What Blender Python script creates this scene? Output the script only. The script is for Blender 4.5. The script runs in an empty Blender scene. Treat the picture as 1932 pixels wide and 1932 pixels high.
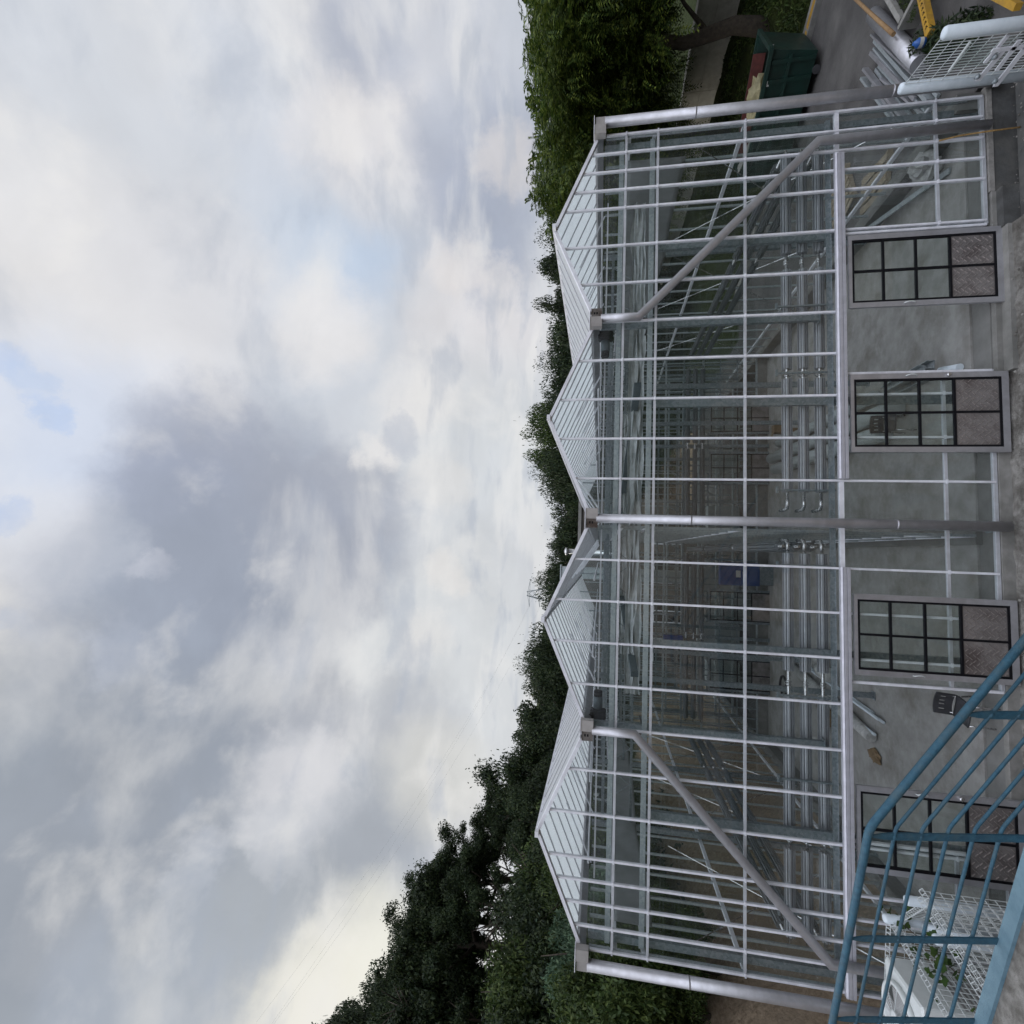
import bpy, bmesh, math, random
import numpy as np
from mathutils import Vector, Matrix, noise
R = math.radians
random.seed(7)
scene = bpy.context.scene
COL = scene.collection

# ------------------------------------------------------------------ camera
CAM = Vector((-0.527, -8.13, 5.446))
YAW, PITCH, ROLL = R(4.2657), R(9.9726), R(1.1979)
FOC = 1486.1 / 2992.0
_f = Vector((math.sin(YAW)*math.cos(PITCH), math.cos(YAW)*math.cos(PITCH), math.sin(PITCH)))
_r0 = Vector((math.cos(YAW), -math.sin(YAW), 0)); _u0 = _r0.cross(_f)
_r = _r0*math.cos(ROLL) + _u0*math.sin(ROLL); _u = -_r0*math.sin(ROLL) + _u0*math.cos(ROLL)
cd = bpy.data.cameras.new('camera'); cam = bpy.data.objects.new('camera', cd); COL.objects.link(cam)
ax, ay, az = -_u, _r, -_f          # the photograph was taken with the phone on its side
cam.matrix_world = Matrix(((ax.x, ay.x, az.x, CAM.x), (ax.y, ay.y, az.y, CAM.y), (ax.z, ay.z, az.z, CAM.z), (0, 0, 0, 1)))
cd.sensor_width = 36; cd.lens = 36*FOC; cd.clip_start = 0.05; cd.clip_end = 3000
scene.camera = cam

def bearing(x, y):
    """world direction towards a spot of the photograph (1932 px frame)"""
    return _f + _u*((966-x)/1932/FOC) + _r*((966-y)/1932/FOC)

# ------------------------------------------------------------------ materials
def nodes(name):
    m = bpy.data.materials.new(name); m.use_nodes = True
    nt = m.node_tree; nt.nodes.clear()
    out = nt.nodes.new('ShaderNodeOutputMaterial')
    return m, nt, out
def N(nt, t, **kw):
    n = nt.nodes.new(t)
    for k, v in kw.items():
        if k in n.inputs: n.inputs[k].default_value = v
        else: setattr(n, k, v)
    return n
def L(nt, a, b): nt.links.new(a, b)
def c4(c): return (c[0], c[1], c[2], 1)

def mat(name, col, rough=.6, metal=0.0, col2=None, scale=3.0, detail=6, contrast=(.35, .65), bump=0.0, bscale=None,
        col3=None, scale3=.6, spec=.5, vor=False):
    m, nt, out = nodes(name)
    p = N(nt, 'ShaderNodeBsdfPrincipled', Roughness=rough, Metallic=metal)
    p.inputs['Specular IOR Level'].default_value = spec
    L(nt, p.outputs[0], out.inputs[0])
    g = N(nt, 'ShaderNodeNewGeometry')
    col2 = col2 or tuple(c*.8 for c in col)
    if vor:
        t = N(nt, 'ShaderNodeTexVoronoi', Scale=scale); L(nt, g.outputs['Position'], t.inputs['Vector'])
        sep = N(nt, 'ShaderNodeSeparateColor'); L(nt, t.outputs['Color'], sep.inputs[0]); fac = sep.outputs[0]
    else:
        t = N(nt, 'ShaderNodeTexNoise', Scale=scale, Detail=detail, Roughness=.62); L(nt, g.outputs['Position'], t.inputs['Vector'])
        fac = t.outputs['Fac']
    mr = N(nt, 'ShaderNodeMapRange'); mr.inputs[1].default_value, mr.inputs[2].default_value = contrast
    L(nt, fac, mr.inputs[0])
    mx = N(nt, 'ShaderNodeMix', data_type='RGBA'); L(nt, mr.outputs[0], mx.inputs[0])
    mx.inputs[6].default_value = c4(col); mx.inputs[7].default_value = c4(col2)
    o = mx.outputs[2]
    if col3:
        t3 = N(nt, 'ShaderNodeTexNoise', Scale=scale3, Detail=7, Roughness=.65); L(nt, g.outputs['Position'], t3.inputs['Vector'])
        m3 = N(nt, 'ShaderNodeMapRange'); m3.inputs[1].default_value = .48; m3.inputs[2].default_value = .68; L(nt, t3.outputs['Fac'], m3.inputs[0])
        x3 = N(nt, 'ShaderNodeMix', data_type='RGBA'); L(nt, m3.outputs[0], x3.inputs[0]); L(nt, o, x3.inputs[6]); x3.inputs[7].default_value = c4(col3)
        o = x3.outputs[2]
    L(nt, o, p.inputs['Base Color'])
    rr = N(nt, 'ShaderNodeMapRange'); rr.inputs[3].default_value = max(.05, rough-.1); rr.inputs[4].default_value = min(1, rough+.12)
    L(nt, fac, rr.inputs[0]); L(nt, rr.outputs[0], p.inputs['Roughness'])
    if bump:
        bt = N(nt, 'ShaderNodeTexNoise', Scale=bscale or scale*4, Detail=8, Roughness=.7); L(nt, g.outputs['Position'], bt.inputs['Vector'])
        b = N(nt, 'ShaderNodeBump', Strength=bump, Distance=.02); L(nt, bt.outputs['Fac'], b.inputs['Height']); L(nt, b.outputs[0], p.inputs['Normal'])
    return m

def glass(name, tint=(.90, .94, .93), haze=0.0, rough=.0, hcol=(.8, .83, .85), dirt=0.02):
    m, nt, out = nodes(name)
    g = N(nt, 'ShaderNodeNewGeometry')
    mi = N(nt, 'ShaderNodeMath', operation='MULTIPLY_ADD'); L(nt, g.outputs['Backfacing'], mi.inputs[0]); mi.inputs[1].default_value = 1/1.5-1.5; mi.inputs[2].default_value = 1.5
    fr = N(nt, 'ShaderNodeFresnel'); L(nt, mi.outputs[0], fr.inputs['IOR'])
    tr = N(nt, 'ShaderNodeBsdfTransparent'); tr.inputs[0].default_value = c4(tint)
    gl = N(nt, 'ShaderNodeBsdfGlossy', Roughness=rough)
    mx = N(nt, 'ShaderNodeMixShader'); L(nt, fr.outputs[0], mx.inputs[0]); L(nt, tr.outputs[0], mx.inputs[1]); L(nt, gl.outputs[0], mx.inputs[2])
    # dust film
    t = N(nt, 'ShaderNodeTexNoise', Scale=1.7, Detail=7, Roughness=.7)
    st = N(nt, 'ShaderNodeVectorMath', operation='MULTIPLY'); L(nt, g.outputs['Position'], st.inputs[0]); st.inputs[1].default_value = (3.2, 1.2, .45); L(nt, st.outputs[0], t.inputs['Vector'])
    mr = N(nt, 'ShaderNodeMapRange'); mr.inputs[1].default_value = .42; mr.inputs[2].default_value = .8
    mr.inputs[3].default_value = haze; mr.inputs[4].default_value = haze+dirt; L(nt, t.outputs['Fac'], mr.inputs[0])
    df = N(nt, 'ShaderNodeBsdfDiffuse'); df.inputs[0].default_value = c4(hcol)
    tl = N(nt, 'ShaderNodeBsdfTranslucent'); tl.inputs[0].default_value = c4(hcol)
    h = N(nt, 'ShaderNodeMixShader'); h.inputs[0].default_value = .72; L(nt, df.outputs[0], h.inputs[1]); L(nt, tl.outputs[0], h.inputs[2])
    m2 = N(nt, 'ShaderNodeMixShader'); L(nt, mr.outputs[0], m2.inputs[0]); L(nt, mx.outputs[0], m2.inputs[1]); L(nt, h.outputs[0], m2.inputs[2])
    L(nt, m2.outputs[0], out.inputs[0])
    return m

def leafmat(name, a, b, c, trans=.3):
    m, nt, out = nodes(name)
    g = N(nt, 'ShaderNodeNewGeometry')
    r = N(nt, 'ShaderNodeValToRGB'); L(nt, g.outputs['Random Per Island'], r.inputs[0])
    e = r.color_ramp.elements; e[0].color = c4(a); e[0].position = .1; e[1].color = c4(c); e[1].position = .95
    k = r.color_ramp.elements.new(.55); k.color = c4(b)
    t = N(nt, 'ShaderNodeTexNoise', Scale=.8, Detail=3); L(nt, g.outputs['Position'], t.inputs['Vector'])
    mr = N(nt, 'ShaderNodeMapRange'); mr.inputs[1].default_value = .3; mr.inputs[2].default_value = .7; mr.inputs[3].default_value = .65; mr.inputs[4].default_value = 1.35
    L(nt, t.outputs['Fac'], mr.inputs[0])
    ml = N(nt, 'ShaderNodeVectorMath', operation='SCALE'); L(nt, r.outputs[0], ml.inputs[0]); L(nt, mr.outputs[0], ml.inputs['Scale'])
    p = N(nt, 'ShaderNodeBsdfPrincipled', Roughness=.55); p.inputs['Specular IOR Level'].default_value = .25; L(nt, ml.outputs[0], p.inputs['Base Color'])
    tl = N(nt, 'ShaderNodeBsdfTranslucent'); L(nt, ml.outputs[0], tl.inputs[0])
    mx = N(nt, 'ShaderNodeMixShader'); mx.inputs[0].default_value = trans; L(nt, p.outputs[0], mx.inputs[1]); L(nt, tl.outputs[0], mx.inputs[2])
    L(nt, mx.outputs[0], out.inputs[0])
    return m

M = {}
M['alu'] = mat('white_aluminium', (.87, .88, .93), .40, .12, (.70, .71, .76), 6, col3=(.62, .62, .66), scale3=2.5)
M['alu_dull'] = mat('dull_aluminium', (.50, .50, .53), .36, .6, (.42, .42, .44), 9, bump=.05, bscale=60, col3=(.36, .355, .37), scale3=1.6)
M['alu_mid'] = mat('grey_white_aluminium', (.60, .62, .66), .42, .35, (.50, .52, .55), 7, col3=(.45, .46, .48), scale3=2)
M['track'] = mat('track_aluminium', (.50, .50, .545), .42, .3, (.42, .42, .455), 8)
M['galv'] = mat('galvanised_steel', (.31, .34, .355), .5, .55, (.20, .24, .26), 28, vor=True, contrast=(0, 1))
M['galv_light'] = mat('bright_galvanised_steel', (.48, .52, .53), .45, .55, (.36, .40, .42), 30, vor=True, contrast=(0, 1))
M['steel'] = mat('stainless_steel', (.62, .62, .63), .25, .9, (.5, .5, .5), 12)
M['rusty'] = mat('stained_steel_plate', (.19, .175, .165), .4, .5, (.075, .055, .045), 7, contrast=(.42, .62), bump=.1)
M['gutend'] = mat('weathered_steel_sheet', (.42, .40, .385), .5, .35, (.33, .31, .30), 6, bump=.05)
M['black'] = mat('black_paint', (.004, .004, .006), .6, 0, (.007, .007, .009), 8, spec=.2)
M['rubber'] = mat('dark_plastic', (.025, .026, .028), .6, 0, (.04, .04, .045), 9)
M['motor'] = mat('grey_motor_paint', (.09, .115, .13), .5, .3, (.12, .15, .17), 9)
M['fin'] = mat('finned_aluminium', (.36, .37, .39), .45, .5, (.30, .31, .33), 10)
M['fin_dark'] = mat('dark_finned_aluminium', (.19, .205, .22), .5, .2, (.14, .15, .15), 10)  # darker finned aluminium for the side, partition and rear tubes
M['checker'] = mat('checker_plate', (.37, .345, .34), .35, .6, (.25, .23, .225), 5, bump=.1, col3=(.16, .135, .13), scale3=3)
M['checker_r'] = mat('checker_raised', (.55, .50, .48), .3, .8, (.45, .42, .40), 8)
M['concrete'] = mat('floor_concrete', (.36, .355, .34), .85, 0, (.27, .265, .25), 3.2, bump=.35, bscale=45, col3=(.20, .19, .168), scale3=1.5)
M['concrete_edge'] = mat('floor_edge_concrete', (.20, .20, .19), .9, 0, (.15, .15, .14), 3, bump=.3)
M['concrete_rough'] = mat('rough_concrete', (.29, .28, .26), .95, 0, (.13, .122, .108), 9, bump=1.0, bscale=30, col3=(.075, .068, .058), scale3=2.4)
M['concrete_dark'] = mat('dark_concrete', (.085, .087, .086), .9, 0, (.055, .055, .053), 5, bump=.5, bscale=25, col3=(.11, .108, .10), scale3=2)
M['mortar'] = mat('mortar', (.30, .29, .27), .95, 0, (.20, .19, .18), 12, bump=.8, bscale=40)
M['kerb'] = mat('kerb_concrete', (.27, .265, .25), .9, 0, (.19, .185, .17), 5, bump=.5, col3=(.13, .13, .12))
M['block'] = mat('pale_block', (.66, .64, .57), .9, 0, (.54, .52, .46), 4, bump=.4, col3=(.42, .40, .34), scale3=1.2)
M['asphalt'] = mat('asphalt', (.075, .072, .07), .85, 0, (.055, .052, .05), 1.6, bump=.5, bscale=120, col3=(.115, .11, .105), scale3=.5)
M['yellow'] = mat('yellow_paint', (.42, .235, .018), .7, 0, (.24, .14, .03), 8, contrast=(.4, .7))
M['curtain'] = mat('grey_shade_cloth', (.26, .27, .275), .8, 0, (.21, .22, .225), 2.5)
M['curtain_white'] = mat('white_screen_film', (.62, .65, .66), .5, 0, (.45, .48, .49), 9)
M['foam'] = mat('white_pipe_wrap', (.66, .73, .78), .65, 0, (.58, .65, .70), 10, bump=.15, bscale=50)
M['wire'] = mat('white_wire', (.70, .74, .74), .4, .1, (.6, .64, .64), 20)
M['blue'] = mat('blue_rail_paint', (.030, .110, .165), .55, .1, (.018, .070, .112), 30, bump=.4, bscale=140, col3=(.048, .095, .12), scale3=9)
M['blue_lt'] = mat('light_blue_base_paint', (.14, .24, .30), .6, .1, (.095, .18, .235), 9, contrast=(.45, .7), bump=.3)
M['cabinet_blue'] = mat('cabinet_blue', (.012, .05, .20), .5, 0, (.01, .04, .15), 4)
M['acwhite'] = mat('appliance_white', (.66, .69, .68), .4, 0, (.60, .63, .62), 5)
M['acgrill'] = mat('grey_grille', (.32, .31, .30), .5, .1, (.26, .25, .25), 12)
M['skip'] = mat('green_skip_paint', (.006, .032, .024), .5, .1, (.005, .022, .017), 4, col3=(.014, .022, .016))
M['redpaint'] = mat('dull_red_paint', (.06, .014, .012), .7, 0, (.12, .03, .025), 5)
M['wood'] = mat('pale_wood', (.27, .22, .15), .75, 0, (.20, .16, .11), 7, bump=.2)
M['woodpole'] = mat('brown_pole', (.30, .19, .09), .8, 0, (.22, .13, .06), 9, bump=.3)
M['card'] = mat('cardboard', (.22, .15, .085), .8, 0, (.16, .11, .06), 6)
M['white_plastic'] = mat('white_plastic_sheet', (.52, .52, .50), .4, 0, (.36, .36, .35), 10, contrast=(.4, .6), bump=.5, bscale=30)
M['pvc'] = mat('grey_pvc', (.40, .43, .43), .45, 0, (.34, .37, .37), 5)
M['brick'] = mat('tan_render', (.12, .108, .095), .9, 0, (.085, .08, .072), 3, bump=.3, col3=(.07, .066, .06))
M['bark'] = mat('bark', (.075, .06, .045), .95, 0, (.04, .032, .025), 9, bump=1, bscale=18)
M['sackpale'] = mat('pale_yellow_sack', (.26, .235, .13), .7, 0, (.19, .17, .095), 8, bump=.4)
M['soil'] = mat('soil', (.02, .02, .015), 1, 0)
M['bluething'] = mat('blue_plastic', (.02, .10, .35), .4)
M['rope'] = mat('rope', (.36, .23, .09), .9, 0, (.25, .15, .05), 30, bump=.6, bscale=60)
M['windark'] = mat('dark_window', (.02, .022, .025), .15)
M['screen'] = mat('pale_screen', (.5, .5, .48), .5)
M['glass'] = glass('wall_glass', (.95, .967, .962), .001, dirt=.028)
M['doorglass'] = glass('door_glass', (.93, .955, .942), .003, dirt=.022)
M['roofglass'] = glass('roof_glass', (.96, .98, .985), .78, dirt=.10, rough=.05, hcol=(.95, .97, .985))
M['grass'] = mat('grass_blades', (.035, .06, .012), .8, 0, (.055, .075, .02), 2)
M['leafA'] = leafmat('feathery_leaf', (.022, .046, .011), (.058, .095, .017), (.17, .21, .04), .3)
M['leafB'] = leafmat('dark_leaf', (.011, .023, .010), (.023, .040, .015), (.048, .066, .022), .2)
M['leafC'] = leafmat('mid_leaf', (.022, .042, .010), (.045, .075, .018), (.085, .115, .03), .25)
M['leafD'] = leafmat('bluish_leaf', (.045, .085, .052), (.08, .135, .078), (.13, .19, .108), .3)
M['leafE'] = leafmat('ivy_leaf', (.03, .07, .012), (.05, .10, .02), (.08, .13, .03), .3)

# ground: earth bank on the left, mossy soil and grass elsewhere
def ground_mat():
    m, nt, out = nodes('earth_and_grass')
    p = N(nt, 'ShaderNodeBsdfPrincipled', Roughness=.95); L(nt, p.outputs[0], out.inputs[0]); p.inputs['Specular IOR Level'].default_value = .1
    g = N(nt, 'ShaderNodeNewGeometry')
    def noi(s, d=7, ro=.65):
        t = N(nt, 'ShaderNodeTexNoise', Scale=s, Detail=d, Roughness=ro); L(nt, g.outputs['Position'], t.inputs['Vector']); return t.outputs['Fac']
    def ramp(f, a, b, lo=.35, hi=.65):
        mr = N(nt, 'ShaderNodeMapRange'); mr.inputs[1].default_value = lo; mr.inputs[2].default_value = hi; L(nt, f, mr.inputs[0])
        mx = N(nt, 'ShaderNodeMix', data_type='RGBA'); L(nt, mr.outputs[0], mx.inputs[0])
        for s, v in ((6, a), (7, b)):
            if isinstance(v, tuple): mx.inputs[s].default_value = c4(v)
            else: L(nt, v, mx.inputs[s])
        return mx.outputs[2]
    dirt = ramp(noi(11, 10, .75), (.46, .36, .26), (.20, .15, .10))
    dirt = ramp(noi(.9), dirt, (.30, .235, .17), .45, .65)
    grass = ramp(noi(2.5), (.04, .055, .016), (.025, .032, .014))
    sp = N(nt, 'ShaderNodeSeparateXYZ'); L(nt, g.outputs['Position'], sp.inputs[0])
    ad = N(nt, 'ShaderNodeMath', operation='MULTIPLY_ADD'); L(nt, noi(.6), ad.inputs[0]); ad.inputs[1].default_value = 2.4; L(nt, sp.outputs[0], ad.inputs[2])
    o1 = ramp(ad.outputs[0], grass, dirt, -9.1, -8.5)         # bank top turns to grass
    o2 = ramp(ad.outputs[0], o1, grass, 8.0, 9.5)
    L(nt, o2, p.inputs['Base Color'])
    b = N(nt, 'ShaderNodeBump', Strength=1.0, Distance=.12); L(nt, noi(7, 12, .75), b.inputs['Height']); L(nt, b.outputs[0], p.inputs['Normal'])
    return m
M['ground'] = ground_mat()

# ------------------------------------------------------------------ mesh building
LOC = {}
class MB:
    def __init__(s): s.v = []; s.f = []; s.sm = []
    def poly(s, pts, faces, smooth=False):
        b = len(s.v); s.v += [tuple(p) for p in pts]
        for f in faces: s.f.append(tuple(b+i for i in f)); s.sm.append(smooth)
    def box(s, x0, x1, y0, y1, z0, z1):
        x0, x1 = min(x0, x1), max(x0, x1); y0, y1 = min(y0, y1), max(y0, y1); z0, z1 = min(z0, z1), max(z0, z1)
        s.poly([(x0,y0,z0),(x1,y0,z0),(x1,y1,z0),(x0,y1,z0),(x0,y0,z1),(x1,y0,z1),(x1,y1,z1),(x0,y1,z1)],
               [(3,2,1,0),(4,5,6,7),(0,1,5,4),(1,2,6,5),(2,3,7,6),(3,0,4,7)]); return s
    def bbox(s, x0, x1, y0, y1, z0, z1, c=.01):
        """box with chamfered long edges (octagonal section in the two larger-face directions)"""
        x0, x1 = min(x0, x1), max(x0, x1); y0, y1 = min(y0, y1), max(y0, y1)
        sec = [(x0+c,y0),(x1-c,y0),(x1,y0+c),(x1,y1-c),(x1-c,y1),(x0+c,y1),(x0,y1-c),(x0,y0+c)]
        cx, cy = (x0+x1)/2, (y0+y1)/2
        def ins(p): return (cx+(p[0]-cx)*(1-2*c/max(.001, x1-x0)), cy+(p[1]-cy)*(1-2*c/max(.001, y1-y0)))
        rings = [[(*ins(p), z0) for p in sec], [(*p, z0+c) for p in sec], [(*p, z1-c) for p in sec], [(*ins(p), z1) for p in sec]]
        s.loft(rings, True, True); return s
    def loft(s, rings, close=True, caps=True, smooth=False):
        n = len(rings[0]); b = len(s.v)
        for r in rings: s.v += [tuple(p) for p in r]
        for i in range(len(rings)-1):
            for j in range(n if close else n-1):
                k = (j+1) % n
                s.f.append((b+i*n+j, b+i*n+k, b+(i+1)*n+k, b+(i+1)*n+j)); s.sm.append(smooth)
        if caps:
            s.f.append(tuple(b+j for j in reversed(range(n)))); s.sm.append(False)
            s.f.append(tuple(b+(len(rings)-1)*n+j for j in range(n))); s.sm.append(False)
        return s
    def bar(s, p0, p1, w, h, up=(0, 0, 1)):
        p0, p1 = Vector(p0), Vector(p1); d = (p1-p0).normalized(); up = Vector(up)
        if abs(d.dot(up)) > .98: up = Vector((0, 1, 0))
        a = d.cross(up).normalized(); b = a.cross(d)
        q = [(-w/2,-h/2),(w/2,-h/2),(w/2,h/2),(-w/2,h/2)]
        return s.loft([[p0+a*x+b*y for x, y in q], [p1+a*x+b*y for x, y in q]])
    def tube(s, pts, r, n=10, caps=True, smooth=True):
        pts = [Vector(p) for p in pts]; rings = []
        rs = r if isinstance(r, (list, tuple)) else [r]*len(pts)
        prev = None
        for i, p in enumerate(pts):
            d = ((pts[i+1]-p) if i < len(pts)-1 else (p-pts[i-1]))
            if 0 < i < len(pts)-1: d = (pts[i+1]-p).normalized()+(p-pts[i-1]).normalized()
            d.normalize()
            if prev is None:
                a = d.cross(Vector((0, 0, 1)) if abs(d.z) < .9 else Vector((0, 1, 0))).normalized()
            else:
                a = (prev-d*prev.dot(d)).normalized()
            prev = a; b = d.cross(a)
            sc = 1.0
            if 0 < i < len(pts)-1:
                c = max(.5, (pts[i+1]-p).normalized().dot(d)); sc = 1/c
            rings.append([p+(a*math.cos(t)+b*math.sin(t))*rs[i]*(sc if n > 6 else 1) for t in [2*math.pi*k/n for k in range(n)]])
        return s.loft(rings, True, caps, smooth)
    def finned(s, p0, p1, r, n=14, depth=.28):
        p0, p1 = Vector(p0), Vector(p1); d = (p1-p0).normalized()
        a = d.cross(Vector((0, 0, 1)) if abs(d.z) < .9 else Vector((0, 1, 0))).normalized(); b = a.cross(d)
        sec = []
        for k in range(n):
            for q, rr in ((0, r), (.45, r), (.5, r*(1-depth)), (.95, r*(1-depth))):
                t = 2*math.pi*(k+q)/n; sec.append((math.cos(t)*rr, math.sin(t)*rr))
        return s.loft([[p0+a*x+b*y for x, y in sec], [p1+a*x+b*y for x, y in sec]])
    def lathe(s, o, prof, n=20, axis=(0, 0, 1), smooth=True, caps=True):
        o = Vector(o); d = Vector(axis).normalized()
        a = d.cross(Vector((0, 0, 1)) if abs(d.z) < .9 else Vector((0, 1, 0))).normalized(); b = d.cross(a)
        return s.loft([[o+d*h+(a*math.cos(2*math.pi*k/n)+b*math.sin(2*math.pi*k/n))*r for k in range(n)] for r, h in prof], True, caps, smooth)
    def build(s, name, m, parent=None, label=None):
        o0 = Vector((0, 0, 0)); par = parent
        while par is not None: o0 = o0+par.location; par = par.parent
        me = bpy.data.meshes.new(name)
        me.from_pydata([(x-o0.x, y-o0.y, z-o0.z) for x, y, z in s.v], [], s.f)
        me.polygons.foreach_set('use_smooth', s.sm); me.materials.append(M[m] if isinstance(m, str) else m)
        me.validate(); me.update()
        ob = bpy.data.objects.new(name, me); COL.objects.link(ob); ob.parent = parent
        if label: ob['label'] = label
        return ob
def tag(o, label=None, cat=None, group=None, kind=None):
    for k, v in (('label', label), ('category', cat), ('group', group), ('kind', kind)):
        if v: o[k] = v
    return o
def thing(name, loc, label, cat, group=None):
    o = bpy.data.objects.new(name, None); COL.objects.link(o); o.location = loc; o.empty_display_size = .2
    return tag(o, label, cat, group)
def solo(mb, name, m, label, cat, group=None):
    o = mb.build(name, m); return tag(o, label, cat, group)
def struct(mb, name, m): return tag(mb.build(name, m), kind='structure')

# ------------------------------------------------------------------ world: evening sky under broken cloud
SUN_AZ, SUN_EL = -48, 24
w = bpy.data.worlds.new('World'); scene.world = w; w.use_nodes = True
nt = w.node_tree; nt.nodes.clear()
wo = nt.nodes.new('ShaderNodeOutputWorld'); bg = nt.nodes.new('ShaderNodeBackground'); bg.inputs['Strength'].default_value = .1
L(nt, bg.outputs[0], wo.inputs[0])
sky = nt.nodes.new('ShaderNodeTexSky'); sky.sky_type = 'NISHITA'; sky.sun_disc = False
sky.sun_elevation = R(SUN_EL); sky.sun_rotation = R(SUN_AZ); sky.air_density = 1.2; sky.dust_density = 2.0
tc = nt.nodes.new('ShaderNodeTexCoord')
def vm(op, a, b=None, sc=None):
    n = nt.nodes.new('ShaderNodeVectorMath'); n.operation = op
    for i, v in enumerate((a, b)):
        if v is None: continue
        if isinstance(v, (tuple, Vector)): n.inputs[i].default_value = tuple(v)
        else: L(nt, v, n.inputs[i])
    if sc is not None:
        if isinstance(sc, float): n.inputs['Scale'].default_value = sc
        else: L(nt, sc, n.inputs['Scale'])
    return n
D0 = vm('NORMALIZE', tc.outputs['Generated']).outputs[0]
def warp(v, scale, amt):
    t = N(nt, 'ShaderNodeTexNoise', Scale=scale, Detail=8, Roughness=.62); L(nt, D0, t.inputs['Vector'])
    s = vm('SUBTRACT', t.outputs['Color'], (.5, .5, .5)).outputs[0]
    return vm('ADD', v, vm('SCALE', s, sc=amt).outputs[0]).outputs[0]
D1 = vm('NORMALIZE', warp(warp(D0, 3.0, .17), 10.0, .07)).outputs[0]
D2 = vm('NORMALIZE', warp(warp(D0, 7.0, .14), 18.0, .07)).outputs[0]
def s2l(c): return tuple((x/255/12.92 if x < 10 else ((x/255+.055)/1.055)**2.4) for x in c)
sk = vm('SCALE', sky.outputs[0], sc=.55).outputs[0]
cur = None
def mixc(fac, a, b):
    mx = N(nt, 'ShaderNodeMix', data_type='RGBA')
    if isinstance(fac, float): mx.inputs[0].default_value = fac
    else: L(nt, fac, mx.inputs[0])
    for s_, v in ((6, a), (7, b)):
        if isinstance(v, tuple): mx.inputs[s_].default_value = c4(v)
        else: L(nt, v, mx.inputs[s_])
    return mx.outputs[2]
def cl(c): return tuple(10*x for x in s2l(c))
cur = mixc(.93, sk, cl((205, 208, 214)))
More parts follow.
